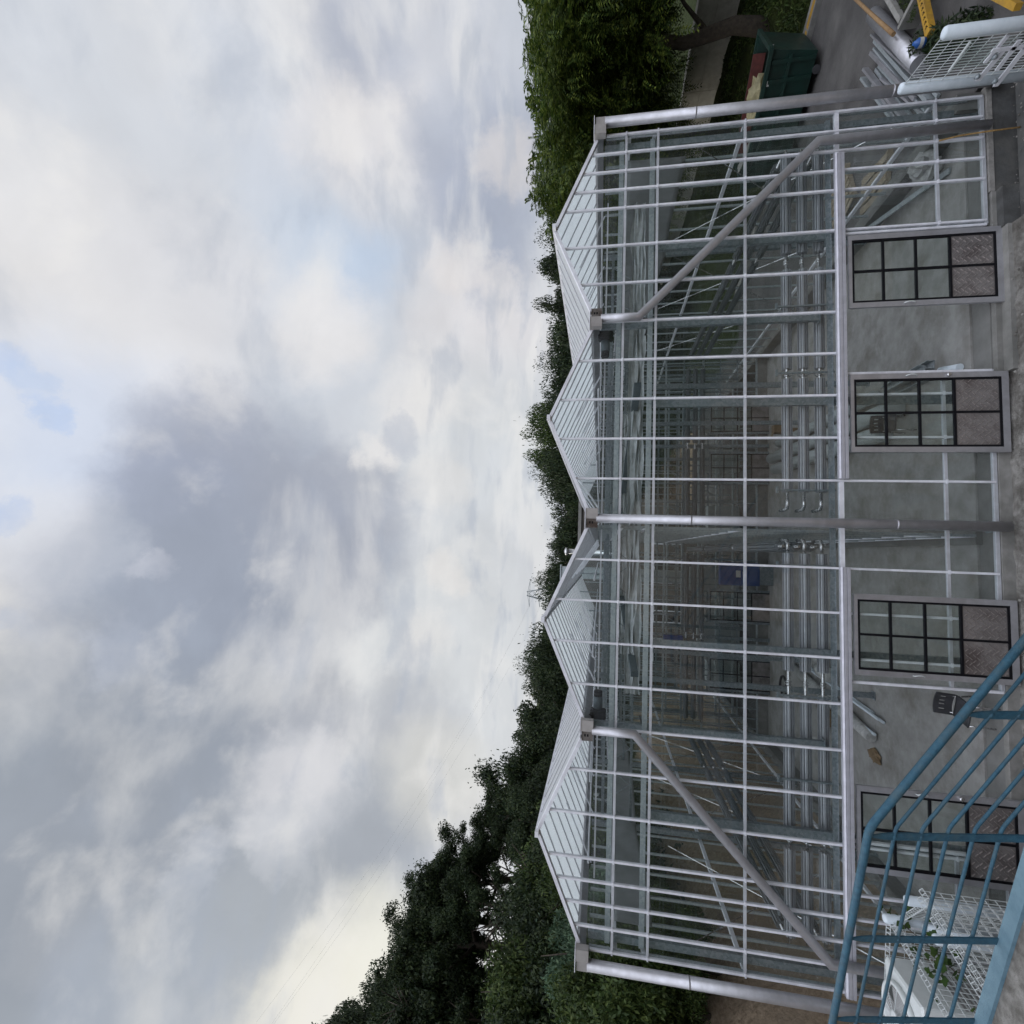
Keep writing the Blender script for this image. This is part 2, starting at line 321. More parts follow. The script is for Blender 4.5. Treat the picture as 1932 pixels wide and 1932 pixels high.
# soft cloud masses and openings, each a direction on the sky, a radius, a colour
BL = [  # x, y (where it stands in the photograph), radius deg, colour, weight
 (520, 300, 26, (201, 207, 216), .8), (560, 480, 9, (190, 201, 217), .8), (660, 420, 7, (183, 198, 218), .8), (300, 330, 14, (206, 212, 221), .6),
 (740, 180, 11, (220, 216, 214), .8), (900, 620, 9, (216, 214, 216), .8), (880, 850, 12, (207, 211, 215), .8), (800, 1250, 14, (208, 211, 213), .8),
 (910, 330, 7, (172, 180, 198), .9), (930, 470, 5, (174, 182, 199), .85), (660, 40, 5, (180, 187, 203), .9), (800, 260, 3, (180, 186, 200), .7), (900, 60, 8, (188, 194, 206), .7),
 (110, 620, 10, (232, 229, 226), .9), (260, 620, 11, (220, 220, 223), .8), (600, 630, 5, (224, 222, 222), .8),
 (60, 1090, 8, (234, 230, 222), .9), (30, 1400, 8, (238, 234, 216), .9), (140, 860, 11, (203, 212, 229), .85),
 (25, 705, 1.9, (180, 198, 229), .65), (85, 735, 1.5, (186, 202, 228), .6), (112, 795, 1.2, (182, 200, 230), .7), (0, 960, 1.6, (165, 188, 226), .8), (65, 1205, 1.5, (182, 198, 226), .7), (25, 1180, 1.2, (182, 198, 226), .7), (20, 1490, 4, (190, 200, 225), .6),
 (390, 830, 6, (174, 180, 196), .8), (480, 930, 9, (163, 170, 186), .9), (340, 980, 7, (172, 180, 200), .9), (420, 1090, 11, (160, 168, 184), .92), (620, 1010, 9, (166, 172, 186), .9), (560, 1090, 8, (164, 170, 184), .85), (205, 1150, 7, (178, 186, 206), .85),
 (330, 1280, 13, (160, 168, 182), .92), (440, 1230, 9, (163, 171, 184), .85), (180, 1500, 12, (160, 168, 181), .92), (370, 1480, 10, (161, 168, 180), .9), (60, 1680, 12, (158, 166, 176), .92), (250, 1720, 12, (160, 167, 178), .9), (150, 1880, 12, (166, 173, 182), .85), (430, 1640, 8, (166, 173, 184), .85), (590, 1350, 5, (180, 184, 193), .8), (760, 1400, 7, (184, 188, 196), .8), (800, 1510, 5, (182, 187, 195), .8), (690, 1560, 6, (177, 183, 192), .85), (620, 1680, 8, (176, 182, 191), .85), (440, 1850, 9, (178, 184, 191), .85),
 (560, 1480, 5, (206, 208, 213), .7), (840, 1090, 2.2, (222, 220, 218), .7), (790, 1220, 3.5, (222, 221, 220), .7),
 (640, 1890, 6, (232, 229, 214), .8), (820, 1450, 6, (220, 219, 213), .6), (690, 1790, 5.5, (226, 225, 216), .75), (590, 1975, 7, (231, 228, 217), .7), (775, 1880, 6, (229, 228, 219), .75),
 (520, 1450, 2.4, (212, 212, 216), .6), (600, 1440, 3, (212, 212, 215), .7), (490, 1560, 2.2, (206, 208, 213), .6), (560, 1230, 3, (198, 200, 207), .5), (240, 1230, 2.5, (186, 193, 208), .5), (150, 1020, 5, (214, 216, 222), .6), (285, 1070, 1.6, (204, 206, 216), .6), (470, 1060, 7, (158, 166, 182), .7), (380, 1180, 7, (158, 166, 182), .7), (330, 1420, 8, (159, 167, 180), .7), (200, 1620, 9, (159, 166, 177), .7),
 (390, 1600, 2, (186, 191, 201), .5), (355, 1680, 1.8, (186, 191, 200), .5), (540, 1600, 2.5, (198, 201, 207), .5), (90, 1790, 3, (178, 183, 191), .5), (300, 1850, 6, (180, 186, 193), .6),
 (780, 760, 5, (224, 222, 221), .7), (830, 900, 4, (220, 219, 218), .6), (700, 860, 2.5, (226, 224, 223), .7), (750, 830, 2.2, (186, 191, 201), .7), (690, 930, 3, (180, 185, 196), .7), (960, 300, 3, (216, 212, 211), .6), (945, 540, 3, (222, 219, 218), .6), (870, 500, 3, (220, 216, 215), .6), (430, 130, 8, (217, 219, 224), .6), (150, 250, 12, (211, 214, 220), .6), (130, 480, 8, (221, 220, 221), .6), (700, 300, 5, (212, 213, 218), .6), (480, 250, 6, (198, 205, 217), .6), (620, 250, 4, (220, 218, 220), .6), (350, 520, 7, (214, 215, 220), .6)]
for (x, y, rad, colr, wt) in BL:
    if colr[0] < 186 and colr[2] < 210: colr = tuple(c*.945 for c in colr)
    d = bearing(x, y).normalized()
    dt = vm('DOT_PRODUCT', D2 if rad < 5 else D1, d).outputs['Value']
    mr = N(nt, 'ShaderNodeMapRange', interpolation_type='SMOOTHSTEP'); L(nt, dt, mr.inputs[0])
    mr.inputs[1].default_value = math.cos(R(rad*1.25)); mr.inputs[2].default_value = math.cos(R(rad*.25)); mr.inputs[4].default_value = wt
    cur = mixc(mr.outputs[0], cur, cl(colr))
# billow detail on a flat cloud layer
sp = N(nt, 'ShaderNodeSeparateXYZ'); L(nt, D0, sp.inputs[0])
dz = N(nt, 'ShaderNodeMath', operation='ADD'); L(nt, sp.outputs[2], dz.inputs[0]); dz.inputs[1].default_value = .22
dv = N(nt, 'ShaderNodeMath', operation='DIVIDE'); dv.inputs[0].default_value = 1.0; L(nt, dz.outputs[0], dv.inputs[1])
pl = vm('SCALE', D0, sc=dv.outputs[0]).outputs[0]
f1 = N(nt, 'ShaderNodeTexNoise', Scale=2.6, Detail=9, Roughness=.55, Distortion=.5); L(nt, pl, f1.inputs['Vector'])
mr = N(nt, 'ShaderNodeMapRange'); L(nt, f1.outputs['Fac'], mr.inputs[0]); mr.inputs[1].default_value = .3; mr.inputs[2].default_value = .7; mr.inputs[3].default_value = .955; mr.inputs[4].default_value = 1.045
cur = vm('SCALE', cur, sc=mr.outputs[0]).outputs[0]
f2 = N(nt, 'ShaderNodeTexNoise', Scale=5.5, Detail=9, Roughness=.58, Distortion=.35); L(nt, D0, f2.inputs['Vector'])
m2 = N(nt, 'ShaderNodeMapRange'); L(nt, f2.outputs['Fac'], m2.inputs[0]); m2.inputs[1].default_value = .28; m2.inputs[2].default_value = .72; m2.inputs[3].default_value = .945; m2.inputs[4].default_value = 1.05
cur = vm('SCALE', cur, sc=m2.outputs[0]).outputs[0]
# wisps: bright torn tops and darker undersides, finer towards the horizon
def wisp(vec, scale, dist, lo, hi, amt, colr, base):
    t = N(nt, 'ShaderNodeTexNoise', Scale=scale, Detail=10, Roughness=.54, Distortion=dist*.35); L(nt, vec, t.inputs['Vector'])
    m = N(nt, 'ShaderNodeMapRange', interpolation_type='SMOOTHSTEP'); L(nt, t.outputs['Fac'], m.inputs[0])
    m.inputs[1].default_value = lo; m.inputs[2].default_value = hi; m.inputs[4].default_value = amt
    return mixc(m.outputs[0], base, cl(colr))
sh = vm('MULTIPLY', pl, (1.0, 1.35, 1.0)).outputs[0]
cur = wisp(vm('ADD', sh, (3.1, .4, 0)).outputs[0], 1.7, .6, .50, .66, .42, (233, 232, 230), cur)
cur = wisp(vm('ADD', sh, (7.7, 2.4, 1)).outputs[0], 2.6, .8, .53, .70, .45, (164, 173, 188), cur)
cur = wisp(vm('ADD', D0, (1.7, 5.4, 2)).outputs[0], 6.0, .5, .54, .70, .34, (236, 234, 231), cur)
cur = vm('SCALE', cur, sc=1.07).outputs[0]
# added brightness in the unseen sky behind the viewer, to light the glass front
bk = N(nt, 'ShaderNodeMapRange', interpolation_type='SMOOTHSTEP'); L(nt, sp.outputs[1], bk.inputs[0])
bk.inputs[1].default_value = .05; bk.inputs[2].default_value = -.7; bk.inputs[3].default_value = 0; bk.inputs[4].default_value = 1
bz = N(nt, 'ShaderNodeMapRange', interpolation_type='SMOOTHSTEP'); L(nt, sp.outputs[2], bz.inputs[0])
# and extra brightness added overhead, above the frame, to lift the roof glass
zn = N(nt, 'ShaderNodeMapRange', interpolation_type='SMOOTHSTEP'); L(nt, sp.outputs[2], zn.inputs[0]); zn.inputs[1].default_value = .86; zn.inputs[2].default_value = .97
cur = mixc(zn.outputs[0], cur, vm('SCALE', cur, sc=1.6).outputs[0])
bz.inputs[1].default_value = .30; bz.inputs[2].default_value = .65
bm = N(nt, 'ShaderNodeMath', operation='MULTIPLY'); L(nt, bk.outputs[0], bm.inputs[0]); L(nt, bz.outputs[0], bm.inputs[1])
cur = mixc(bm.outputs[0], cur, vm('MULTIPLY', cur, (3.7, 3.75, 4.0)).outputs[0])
# unseen sky dimmed near the horizon there, to weaken reflections in the glass
bl = N(nt, 'ShaderNodeMapRange', interpolation_type='SMOOTHSTEP'); L(nt, sp.outputs[2], bl.inputs[0])
bl.inputs[1].default_value = .32; bl.inputs[2].default_value = .12
bn = N(nt, 'ShaderNodeMath', operation='MULTIPLY'); L(nt, bk.outputs[0], bn.inputs[0]); L(nt, bl.outputs[0], bn.inputs[1])
cur = mixc(bn.outputs[0], cur, vm('MULTIPLY', cur, (.35, .36, .38)).outputs[0])
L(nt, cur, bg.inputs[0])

sd = bpy.data.lights.new('sun', 'SUN'); so = bpy.data.objects.new('sun', sd); COL.objects.link(so)
sd.energy = .9; sd.angle = R(25); sd.color = (1, .93, .82)
sv = Vector((math.sin(R(SUN_AZ))*math.cos(R(SUN_EL)), math.cos(R(SUN_AZ))*math.cos(R(SUN_EL)), math.sin(R(SUN_EL))))
so.rotation_euler = (-sv).to_track_quat('-Z', 'Y').to_euler()

# ------------------------------------------------------------------ terrain
def sst(t): t = max(0, min(1, t)); return t*t*(3-2*t)
def hgt(x, y):
    z = -.22
    if x < -6.75: z += 3.55*sst((-6.75-x)/3.0)
    if x < -9.6: z += min(9, .30*(-9.6-x))
    if y < -4.6 and x < -6: z = z*max(0., 1-(-4.6-y)/4)+(-.22)*min(1, (-4.6-y)/4)
    if 3.6 < x < 6.7 and y < 1: z = -.9
    if x > 15: z += 1.0*sst((x-15)/4)
    if y > 23: z += min(2, .06*(y-23))
    if y > 60: z += min(25, .10*(y-60))
    return z
def axis(lo, hi, dense):
    """cell edges: fine where the ground shows, coarse to the horizon"""
    r = []; v = dense[0]
    while v < dense[1]: r.append(v); v += dense[2]
    a = []; v = dense[0]; st = dense[2]
    while v > lo: st *= 1.22; v -= st; a.append(v)
    b = []; v = r[-1]; st = dense[2]
    while v < hi: st *= 1.22; v += st; b.append(v)
    return a[::-1]+r+b
xs = axis(-420, 420, (-13, 22, .22)); ys = axis(-300, 500, (-6, 16, .22))
g = MB(); nx = len(xs)
vv = []
for y in ys:
    for x in xs:
        z = hgt(x, y)
        if x < -6.9 and abs(y) < 60: z += .30*noise.fractal(Vector((x*.9, y*.9, 0)), 1., 2., 4)*sst((-6.9-x)/.8)
        if x > 15.5: z += .15*noise.noise(Vector((x*.6, y*.6, 3)))
        vv.append((x, y, z))
ff = [(j*nx+i, j*nx+i+1, (j+1)*nx+i+1, (j+1)*nx+i) for j in range(len(ys)-1) for i in range(nx-1)]
g.v = vv; g.f = ff; g.sm = [True]*len(ff)
struct(g, 'ground', 'ground')
# inside floor
f = MB(); f.box(-6.42, 6.42, .42, 10.2, -.3, 0.0); struct(f, 'floor', 'concrete')
f = MB(); f.box(-6.42, 6.42, .06, .416, -.3, -.03); struct(f, 'floor_edge_strip', 'concrete_edge')
# rough apron in front, darker pit on the right
f = MB()
n_ = 60
rows = []
for j, y in enumerate((-.02, -.12, -.25, -.5, -.9, -1.6, -3.0)):
    rows.append([(-.9-2.2+i*.12 if 0 else -6.9+i*(11.2)/n_, y, -.16-.03*j*.4+.05*noise.noise(Vector((i*.7, j*1.3, 0)))) for i in range(n_+1)])
f.loft(rows, False, False, True); struct(f, 'concrete_apron', 'concrete_rough')
f = MB(); f.box(-6.5, 2.2, -.035, .055, -.4, -.012); struct(f, 'door_threshold', 'kerb')
f = MB(); f.box(2.2, 4.9, -.036, .055, -.42, -.045); f.box(2.2, 4.3, -.20, -.038, -.5, -.115); struct(f, 'threshold_step', 'kerb')
f = MB(); f.box(4.9, 6.55, -.045, .055, -.085, -.02); struct(f, 'sill_mortar', 'mortar')
f = MB(); f.box(4.9, 6.6, -.03, .05, -.9, -.088); f.box(4.3, 4.9, -.16, -.037, -.5, -.10); struct(f, 'foundation_wall', 'concrete_dark')
f = MB(); f.box(4.3, 7.2, -3.2, -.172, -.8, -.31)
for k in range(5): f.box(4.3, 7.2, -.40-.42*k, -.19-.42*k, -.305, -.285+.006*(k % 2))
struct(f, 'pit_slab', 'concrete_dark')
# loose grit and leaf litter on the rough ground
gq = MB(); rg = random.Random(5)
for i in range(420):
    x = rg.uniform(-3.2, 6.6); y = rg.choice((rg.uniform(-.9, -.13), rg.uniform(-.5, -.13))); r_ = rg.choice((.006, .008, .011, .018))*rg.uniform(.6, 1.3)
    z_ = (-.15 if x < 4.25 else -.285)+rg.uniform(-.02, .03); gq.lathe((x, y, z_), [(r_*.5, -r_*.5), (r_, 0), (r_*.6, r_*.6)], 5, (rg.uniform(-.4, .4), rg.uniform(-.4, .4), 1), smooth=False)
tag(gq.build('grit', 'concrete_rough'), kind='stuff')
f = MB(); f.box(-8.6, 8.6, 10.25, 23.5, -.6, -.12); struct(f, 'rear_yard', 'concrete_dark')
# road at the right
rd = MB()
P = [(6.75, -6), (6.75, 14), (10.2, 14), (14.6, 5.4), (18.5, -2.4), (18.5, -6)]
rd.poly([(x, y, -.10) for x, y in P]+[(x, y, -.5) for x, y in P], [tuple(range(5, -1, -1))[::-1]]+[(i, i+6, (i+1) % 6+6, (i+1) % 6) for i in range(6)])
ob = struct(rd, 'road', 'asphalt')
kb = MB(); kd = Vector((-.455, .89, 0)); kn = Vector((.89, .455, 0)); k0 = Vector((18.6, -2.5, -.16))
kb.bar(k0+kn*.25, k0+kd*19+kn*.25, .5, .40); struct(kb, 'kerb', 'kerb')
for (a, b, wd, n2) in ((8.9, 9.75, .162, 'a'), (9.8, 10.6, .163, 'b')):
    k = MB(); k.bar(k0+kd*a+kn*(.20 if n2 == 'a' else .17), k0+kd*b+kn*(.20 if n2 == 'a' else .17), .20, .408); struct(k, 'kerb_paint', 'yellow')

# ------------------------------------------------------------------ the greenhouse
GH = thing('greenhouse', (0, 0, 0), 'large new glass greenhouse with four white aluminium gables and sliding doors', 'greenhouse')
R1, R2, R3, R4, R5, R6 = 5.165, 4.655, 3.315, 1.985, .63, .02
LEN = 16.0; GUT = 5.60; PEAK = 6.29; SP = 3.2
mids = [-4.8, -1.6, 1.6, 4.8]
def gz(x):
    m = min(mids, key=lambda q: abs(q-x)); return GUT+(PEAK-GUT)*(1-abs(x-m)/1.6)
half = [6.4, 6.08, 5.76, 5.44, 5.12, 4.48]
full_x = half+[3.84, 3.2, 2.56, 1.92, 1.28, .64]
low_x = [6.4, 6.08, 5.76, 5.44, 5.12, 4.48, 2.24, 1.92, 1.28, .64]
bars = []
for s in (1, -1):
    for x in full_x:
        z0 = R6 if x in low_x else R4
        top = gz(x)-.02 if x not in (6.4, 3.2) else GUT-.11
        b = MB(); b.bbox(s*x-.016, s*x+.016, -.034, .02, z0, top, .005)
        for zc_ in [z for z in (R1, R2, R3) if z > z0]+([R5] if z0 < 1 else []):
            b.box(s*x-.028, s*x+.028, -.038, -.015, zc_-.012, zc_+.012); b.lathe((s*x, -.038, zc_), [(.006, 0), (.006, .005)], 6, (0, -1, 0))
        b.build('glazing_bar', 'alu', GH)
    b = MB(); b.bbox(s*2.24-.02, s*2.24+.02, -.034, .02, R6, R4, .006); b.build('glazing_bar', 'alu', GH)
    b = MB(); b.bbox(s*4.41-.02, s*4.41+.02, -.034, .02, R6, R4, .006); b.build('glazing_bar', 'alu', GH)
b = MB(); b.bbox(-.02, .02, -.03, .02, R6, GUT-.1, .006); b.build('glazing_bar', 'alu', GH)
for z in (R1, R2, R3):
    b = MB(); b.box(-6.42, 6.42, -.014, .03, z-.018, z+.018); b.build('transom', 'alu_mid', GH)
b = MB(); b.box(-6.42, 6.42, -.012, .05, R4-.03, R4+.03); b.build('transom', 'alu', GH)
for x0, x1 in ((-6.42, -4.43), (-2.26, 2.26), (4.43, 6.42)):
    b = MB(); b.box(x0, x1, -.014, .026, R5-.02, R5+.02); b.build('transom', 'alu_mid', GH)
    b = MB(); b.box(x0, x1, -.016, .04, R6-.022, R6+.022); b.build('sill_rail', 'alu_mid', GH)
# gable glass, one part to each gable
zr = [R6, R5, R4, R3, R2, R1]
for m_ in mids:
    b = MB(); cols = sorted(s*x for s in (1, -1) for x in full_x+[0.0] if abs(s*x-m_) < 1.601)
    cols = sorted(set(cols))
    for x0, x1 in zip(cols[:-1], cols[1:]):
        for i, z in enumerate(zr):
            if i == 5:
                pts = [(x0, R1), (x1, R1), (x1, gz(x1)-.015)] + ([(m_, PEAK-.015)] if x0 < m_ < x1 else []) + [(x0, gz(x0)-.015)]
            else:
                z1 = zr[i+1]
                if z < R4-.01 and (2.2 < abs((x0+x1)/2) < 4.42):
                    a0, a1 = (x0, x1)
                    if abs(x0) > abs(x1): a0, a1 = x1, x0
                    sg = 1 if a1 > 0 else -1; lo, hi = abs(a0), abs(a1)
                    if lo < 2.24 < hi: pts = [(sg*lo, z), (sg*2.24, z), (sg*2.24, z1), (sg*lo, z1)]
                    elif lo < 4.41 < hi: pts = [(sg*4.41, z), (sg*hi, z), (sg*hi, z1), (sg*4.41, z1)]
                    else: continue
                    if sg < 0: pts = pts[::-1]
                else: pts = [(x0, z), (x1, z), (x1, z1), (x0, z1)]
            ta, tb = random.uniform(-.006, .006), random.uniform(-.006, .006)
            n = len(pts); xm_, zm_ = (x0+x1)/2, (z+pts[2][1])/2
            def ty(x, zz): return max(-.007, min(.007, ta*(x-xm_)+tb*(zz-zm_)))
            b.poly([(x, -.003+ty(x, zz), zz) for x, zz in pts]+[(x, .003+ty(x, zz), zz) for x, zz in pts],
                   [tuple(range(n)), tuple(range(2*n-1, n-1, -1))])
    b.build('gable_glass', 'glass', GH)
# verges, ridges, gutters, roof
for m_ in mids:
    for s in (1, -1):
        b = MB(); b.bar((m_+s*1.5, -.03, GUT+.045), (m_+s*.012, -.03, PEAK+.012), .085, .05); b.build('verge_trim', 'alu', GH)
        # slope: glass plates between bars
        e = Vector((m_+s*1.47, 0, GUT+.075)); t = Vector((m_+s*.03, 0, PEAK+.01))
        nrm = Vector((s*(PEAK-GUT), 0, 1.6)).normalized()
        q = MB()
        q.poly([e, t, t+Vector((0, LEN, 0)), e+Vector((0, LEN, 0))]+[p+nrm*.004 for p in (e, t, t+Vector((0, LEN, 0)), e+Vector((0, LEN, 0)))], [(0, 1, 2, 3), (7, 6, 5, 4)])
        sl = q.build('roof_slope', 'roofglass', GH)
        q = MB(); y = .45
        while y < LEN-.1:
            q.bar(e+Vector((0, y, 0))-nrm*.002, t+Vector((0, y, 0))-nrm*.002, .014, .035, nrm); y += .5
        q.build('roof_bar_set', 'alu_dull', sl)
    b = MB(); b.bar((m_, -.16, PEAK+.02), (m_, LEN, PEAK+.02), .085, .055); b.build('ridge_cap', 'alu', GH)
    # vent linkage under the ridge
    b = MB()
    for y in (1.6, 3.4, 5.2, 7.0, 8.6):
        b.bar((m_+1.3, y, GUT-.1), (m_+.55, y+.5, PEAK-.3), .025, .025); b.bar((m_-1.3, y, GUT-.1), (m_-.55, y+.5, PEAK-.3), .025, .025)
        b.bar((m_-1.55, y, GUT-.16), (m_+1.55, y, GUT-.16), .03, .03)
    b.tube([(m_+.62, .4, GUT-.06), (m_+.62, LEN-.3, GUT-.06)], .018, 6); b.tube([(m_-.62, .4, GUT-.06), (m_-.62, LEN-.3, GUT-.06)], .018, 6)
    b.build('vent_linkage', 'alu', GH)
for k in range(-2, 3):
    x = k*SP + (.05 if k == 2 else -.05 if k == -2 else 0)
    b = MB()
    sec = [(-.13, .10), (-.13, .04), (-.07, -.06), (.07, -.06), (.13, .04), (.13, .10), (.115, .10), (.115, .045), (.06, -.045), (-.06, -.045), (-.115, .045), (-.115, .10)]
    b.loft([[(x+px, y, GUT+pz) for px, pz in sec] for y in (-.06, LEN)]); gt = b.build('gutter', 'alu_dull', GH)
    sg = 1 if k > 0 else -1
    b = MB(); b.box(x-.15*sg, x+.01*sg, -.205, -.075, GUT-.10, GUT+.085); b.build('gutter_end_box', 'gutend', gt)
    b = MB(); b.box(x+.012*sg, x+.15*sg, -.185, -.075, GUT-.098, GUT+.07); b.build('gutter_outlet', 'gutend' if abs(k) == 2 else 'rusty', gt)
    b = MB(); b.box(x-.16, x+.16, -.215, -.06, GUT+.0875, GUT+.098); b.build('flange', 'alu', gt)
    for q_ in ((.07, -.02), (.07, .02)) if k in (-1, 0, 1) else ():
        b = MB(); b.box(x+q_[0]*sg-.018, x+q_[0]*sg+.018, -.1875, -.186, GUT+q_[1]-.012, GUT+q_[1]+.012); b.build('slot', 'black', gt)
    if abs(k) < 2: pass
# downspouts
def downspout(pts, r=.070):
    b = MB(); b.tube(pts, r, 16); d = b.build('downspout', 'alu_dull', GH)
    for p, q in zip(pts[:-1], pts[1:]):
        p, q = Vector(p), Vector(q)
        if (q-p).length > 2.5:
            for t in (.25, .75):
                o = p.lerp(q, t); dd = (q-p).normalized(); MB().lathe(o-dd*.012, [(r+.003, 0), (r+.003, .03)], 16, dd).build('pipe_clip', 'alu_dull', d)
downspout([(0, -.14, GUT-.08), (0.01, -.14, -.05)])
downspout([(6.53, -.14, GUT-.08), (6.53, -.14, -.15)], .078)
downspout([(-6.53, -.14, GUT-.08), (-6.53, -.14, -.15)], .078)
downspout([(3.2, -.15, GUT-.08), (3.2, -.15, 4.93), (5.84, -.15, 2.30), (5.84, -.15, .02)], .064)
downspout([(-3.2, -.15, GUT-.08), (-3.2, -.15, 4.90), (-5.98, -.15, 2.26), (-5.98, -.15, .02)], .064)

# steel frame
def column(x, y, z0, z1, wx=.10, wy=.08):
    b = MB(); b.box(x-wx/2, x+wx/2, y-wy/2, y+wy/2, z0, z1); b.box(x-wx*.8, x+wx*.8, y-wy*.8, y+wy*.8, z0, z0+.012); b.build('column', 'galv', GH)
for x in (6.3, -6.3): column(x, .17, 0, GUT-.08)
for x in (3.2, -3.2): column(x, .17, R4+.21, GUT-.08)
for x in (1.88, 4.50, -1.90, -4.46): column(x, .16, R6, R2+.06, .12, .07)
column(0.0, .17, 0, GUT-.08, .08)
for y in (3.4, 6.7, 9.85):
    for x in (6.3, 3.2, 0, -3.2, -6.3): column(x, y, 0, GUT-.08)
for z in (R1+.075, R2+.085):
    b = MB(); b.box(-6.35, 6.35, .085, .125, z-.045, z+.03); b.box(-6.35, 6.35, .0855, .16, z+.018, z+.028); b.build('beam', 'galv_light', GH)
b = MB(); b.box(-6.35, 6.35, .07, .12, R4+.06, R4+.125); b.build('beam', 'galv', GH)
def truss(y, x0, x1):
    b = MB(); b.box(x0, x1, y-.03, y+.03, R1+.10, R1+.16); b.box(x0, x1, y-.025, y+.025, R2+.03, R2+.08)
    n = 8; st = (x1-x0)/n
    for i in range(n):
        a, c = (R2+.08, R1+.1) if i % 2 == 0 else (R1+.1, R2+.08)
        b.bar((x0+i*st, y, a), (x0+(i+1)*st, y, c), .014, .014)
    b.build('truss', 'galv', GH)
for y in (3.4, 6.7, 9.85):
    for i in range(4): truss(y, -6.25+i*3.2-.0+.05, -6.25+(i+1)*3.2-.05-.1)
# screen bundles hanging below the trusses and side curtains
def bundle(y, x0, x1, zt, h):
    rings = []; n = 90
    for i in range(n+1):
        x = x0+(x1-x0)*i/n
        ring = []
        for k in range(9):
            t = k/8; a = .09*math.sin(math.pi*t)
            ring.append((x, y+(k % 2-.5)*.05+a*noise.noise(Vector((x*3, k*.8, y))), zt-h*t+.05*noise.noise(Vector((x*1.7, k*.9, 7+y)))))
        for k in range(8, -1, -1):
            p = ring[k]; ring.append((p[0], p[1]+.02, p[2]))
        rings.append(ring)
    b = MB(); b.loft(rings, True, True, False); b.build('folded_screen', 'curtain_white', GH)
bundle(1.3, -3.0, 6.1, R2+.33, .26); bundle(4.9, -3.0, 3.0, R2+.30, .26); bundle(8.2, -3.1, 3.1, R2+.28, .26)
def curtain(x, y0, y1, z0, z1, sag):
    n = 60; m = 10; rings = []
    for i in range(n+1):
        y = y0+(y1-y0)*i/n; ring = []
        for k in range(m+1):
            t = k/m; zz = z1+(z0+sag*noise.noise(Vector((y*.5, 1, x)))-z1)*t
            ring.append((x+.025*noise.noise(Vector((y*2.2, t*2.5, x)))+.012*math.sin(y*4+t*3), y, zz))
        for p in ring[::-1]: ring.append((p[0]+.006, p[1], p[2])) if len(ring) <= 2*m+1 else None
        rings.append(ring[:2*(m+1)])
    b = MB(); b.loft(rings, True, True, True); b.build('side_curtain', 'curtain', GH)
curtain(6.2, .35, 9.7, 4.17, 5.12, .10); curtain(-6.2, .35, 9.7, 4.55, 5.12, .10)

# glazed walls running back: sides, partition, rear
def long_wall(name, x, y0, y1, z0, curb, sx):
    b = MB(); y = y0
    while y <= y1+.01:
        b.box(x-.02, x+.02, y-.016, y+.016, z0, GUT-.1); y += .66
    wl = b.build(name, 'galv_light', GH)
    for z in (z0+.04, R5+.0, 3.30, R2+.05, R1-.05):
        q = MB(); q.box(x-.024, x+.024, y0, y1, z-.03, z+.03); q.build('rail', 'alu', wl)
    q = MB(); q.box(x-.003, x+.003, y0, y1, z0, GUT-.1); q.build('wall_glass', 'glass', wl)
    q = MB(); q.box(x-.13, x+.13, y0, y1, -.4, curb+(.12 if sx else 0)); q.build('base_curb', 'concrete_edge', wl)
    if sx:
        q = MB()
        for y in (.3, 3.5, 6.8):
            q.bar((x-sx*.08, y, 4.0), (x-sx*.08, y+2.6, 1.0), .012, .012); q.bar((x-sx*.08, y, 1.0), (x-sx*.08, y+2.6, 4.0), .012, .012)
        q.build('brace_rod', 'steel', wl)
long_wall('side_wall', 6.4, .05, 16.0, .18, .18, 1)
long_wall('side_wall', -6.4, .05, 16.0, .18, .18, -1)
long_wall('partition_wall', -.1, .35, 9.9, .06, .06, 0)
b = MB(); y = 10.0; x = -6.4
for x in sorted(set([s*q for s in (1, -1) for q in full_x+[0.0]])):
    b.box(x-.018, x+.018, y-.02, y+.02, .3, gz(x)-.02)
bw = b.build('rear_wall', 'galv', GH)
for z in (.32, 2.05, 3.3, R2, R1):
    q = MB(); q.box(-6.4, 6.4, y-.025, y+.03, z-.03, z+.03); q.build('rail', 'galv_light', bw)
q = MB()
for m_ in mids:
    pts = [(m_-1.6, .3), (m_+1.6, .3), (m_+1.6, GUT), (m_, PEAK), (m_-1.6, GUT)]
    q.poly([(a, y-.003, c) for a, c in pts]+[(a, y+.003, c) for a, c in pts], [(0, 1, 2, 3, 4), (9, 8, 7, 6, 5)])
q.build('wall_glass', 'glass', bw)
q = MB(); q.box(-6.4, 6.4, 9.95, 10.1, -.3, .30); q.build('base_curb', 'kerb', bw)

b = MB()
for x in [-6.4+.8*k for k in range(17)]: b.box(x-.02, x+.02, 12.38, 12.42, 0, 5.4)
for x in (-6.4, -3.2, 0, 3.2, 6.4): b.box(x-.06, x+.06, 12.3, 12.37, 0, 5.5)
rf = b.build('rear_frame', 'galv', GH)
b = MB()
for x in [-6.2+.52*k for k in range(25)]: b.box(x-.03, x+.03, 14.98, 15.02, 0, 5.2+.6*(round(x*7) % 5)/5)
for z in (.4, .9, 1.3, 1.9, 2.2, 2.7, 3.0, 3.5, 3.9, 4.5, 5.0): b.box(-6.4, 6.4, 15.03, 15.07, z-.035, z+.035)
for k in range(8):
    x = -6+1.6*k; b.bar((x, 14.9, .5), (x+1.2, 14.9, 2.6), .05, .05)
b.build('rear_rack', 'galv', GH)
b = MB()
for i, x in enumerate((-5.6, -4.1, -1.9, .6, 2.9, 4.6)): b.box(x, x+.9, 13.4, 13.9, .0, 1.2+.35*(i % 3))
b.build('rear_cabinet', 'pvc', GH)
for z in (.5, 1.1, 1.75, 2.35, 2.9, 3.6, 4.2, 4.8, 5.3):
    q = MB(); q.box(-6.4, 6.4, 12.35, 12.45, z-.03, z+.03); q.build('rail', 'galv_light', rf)
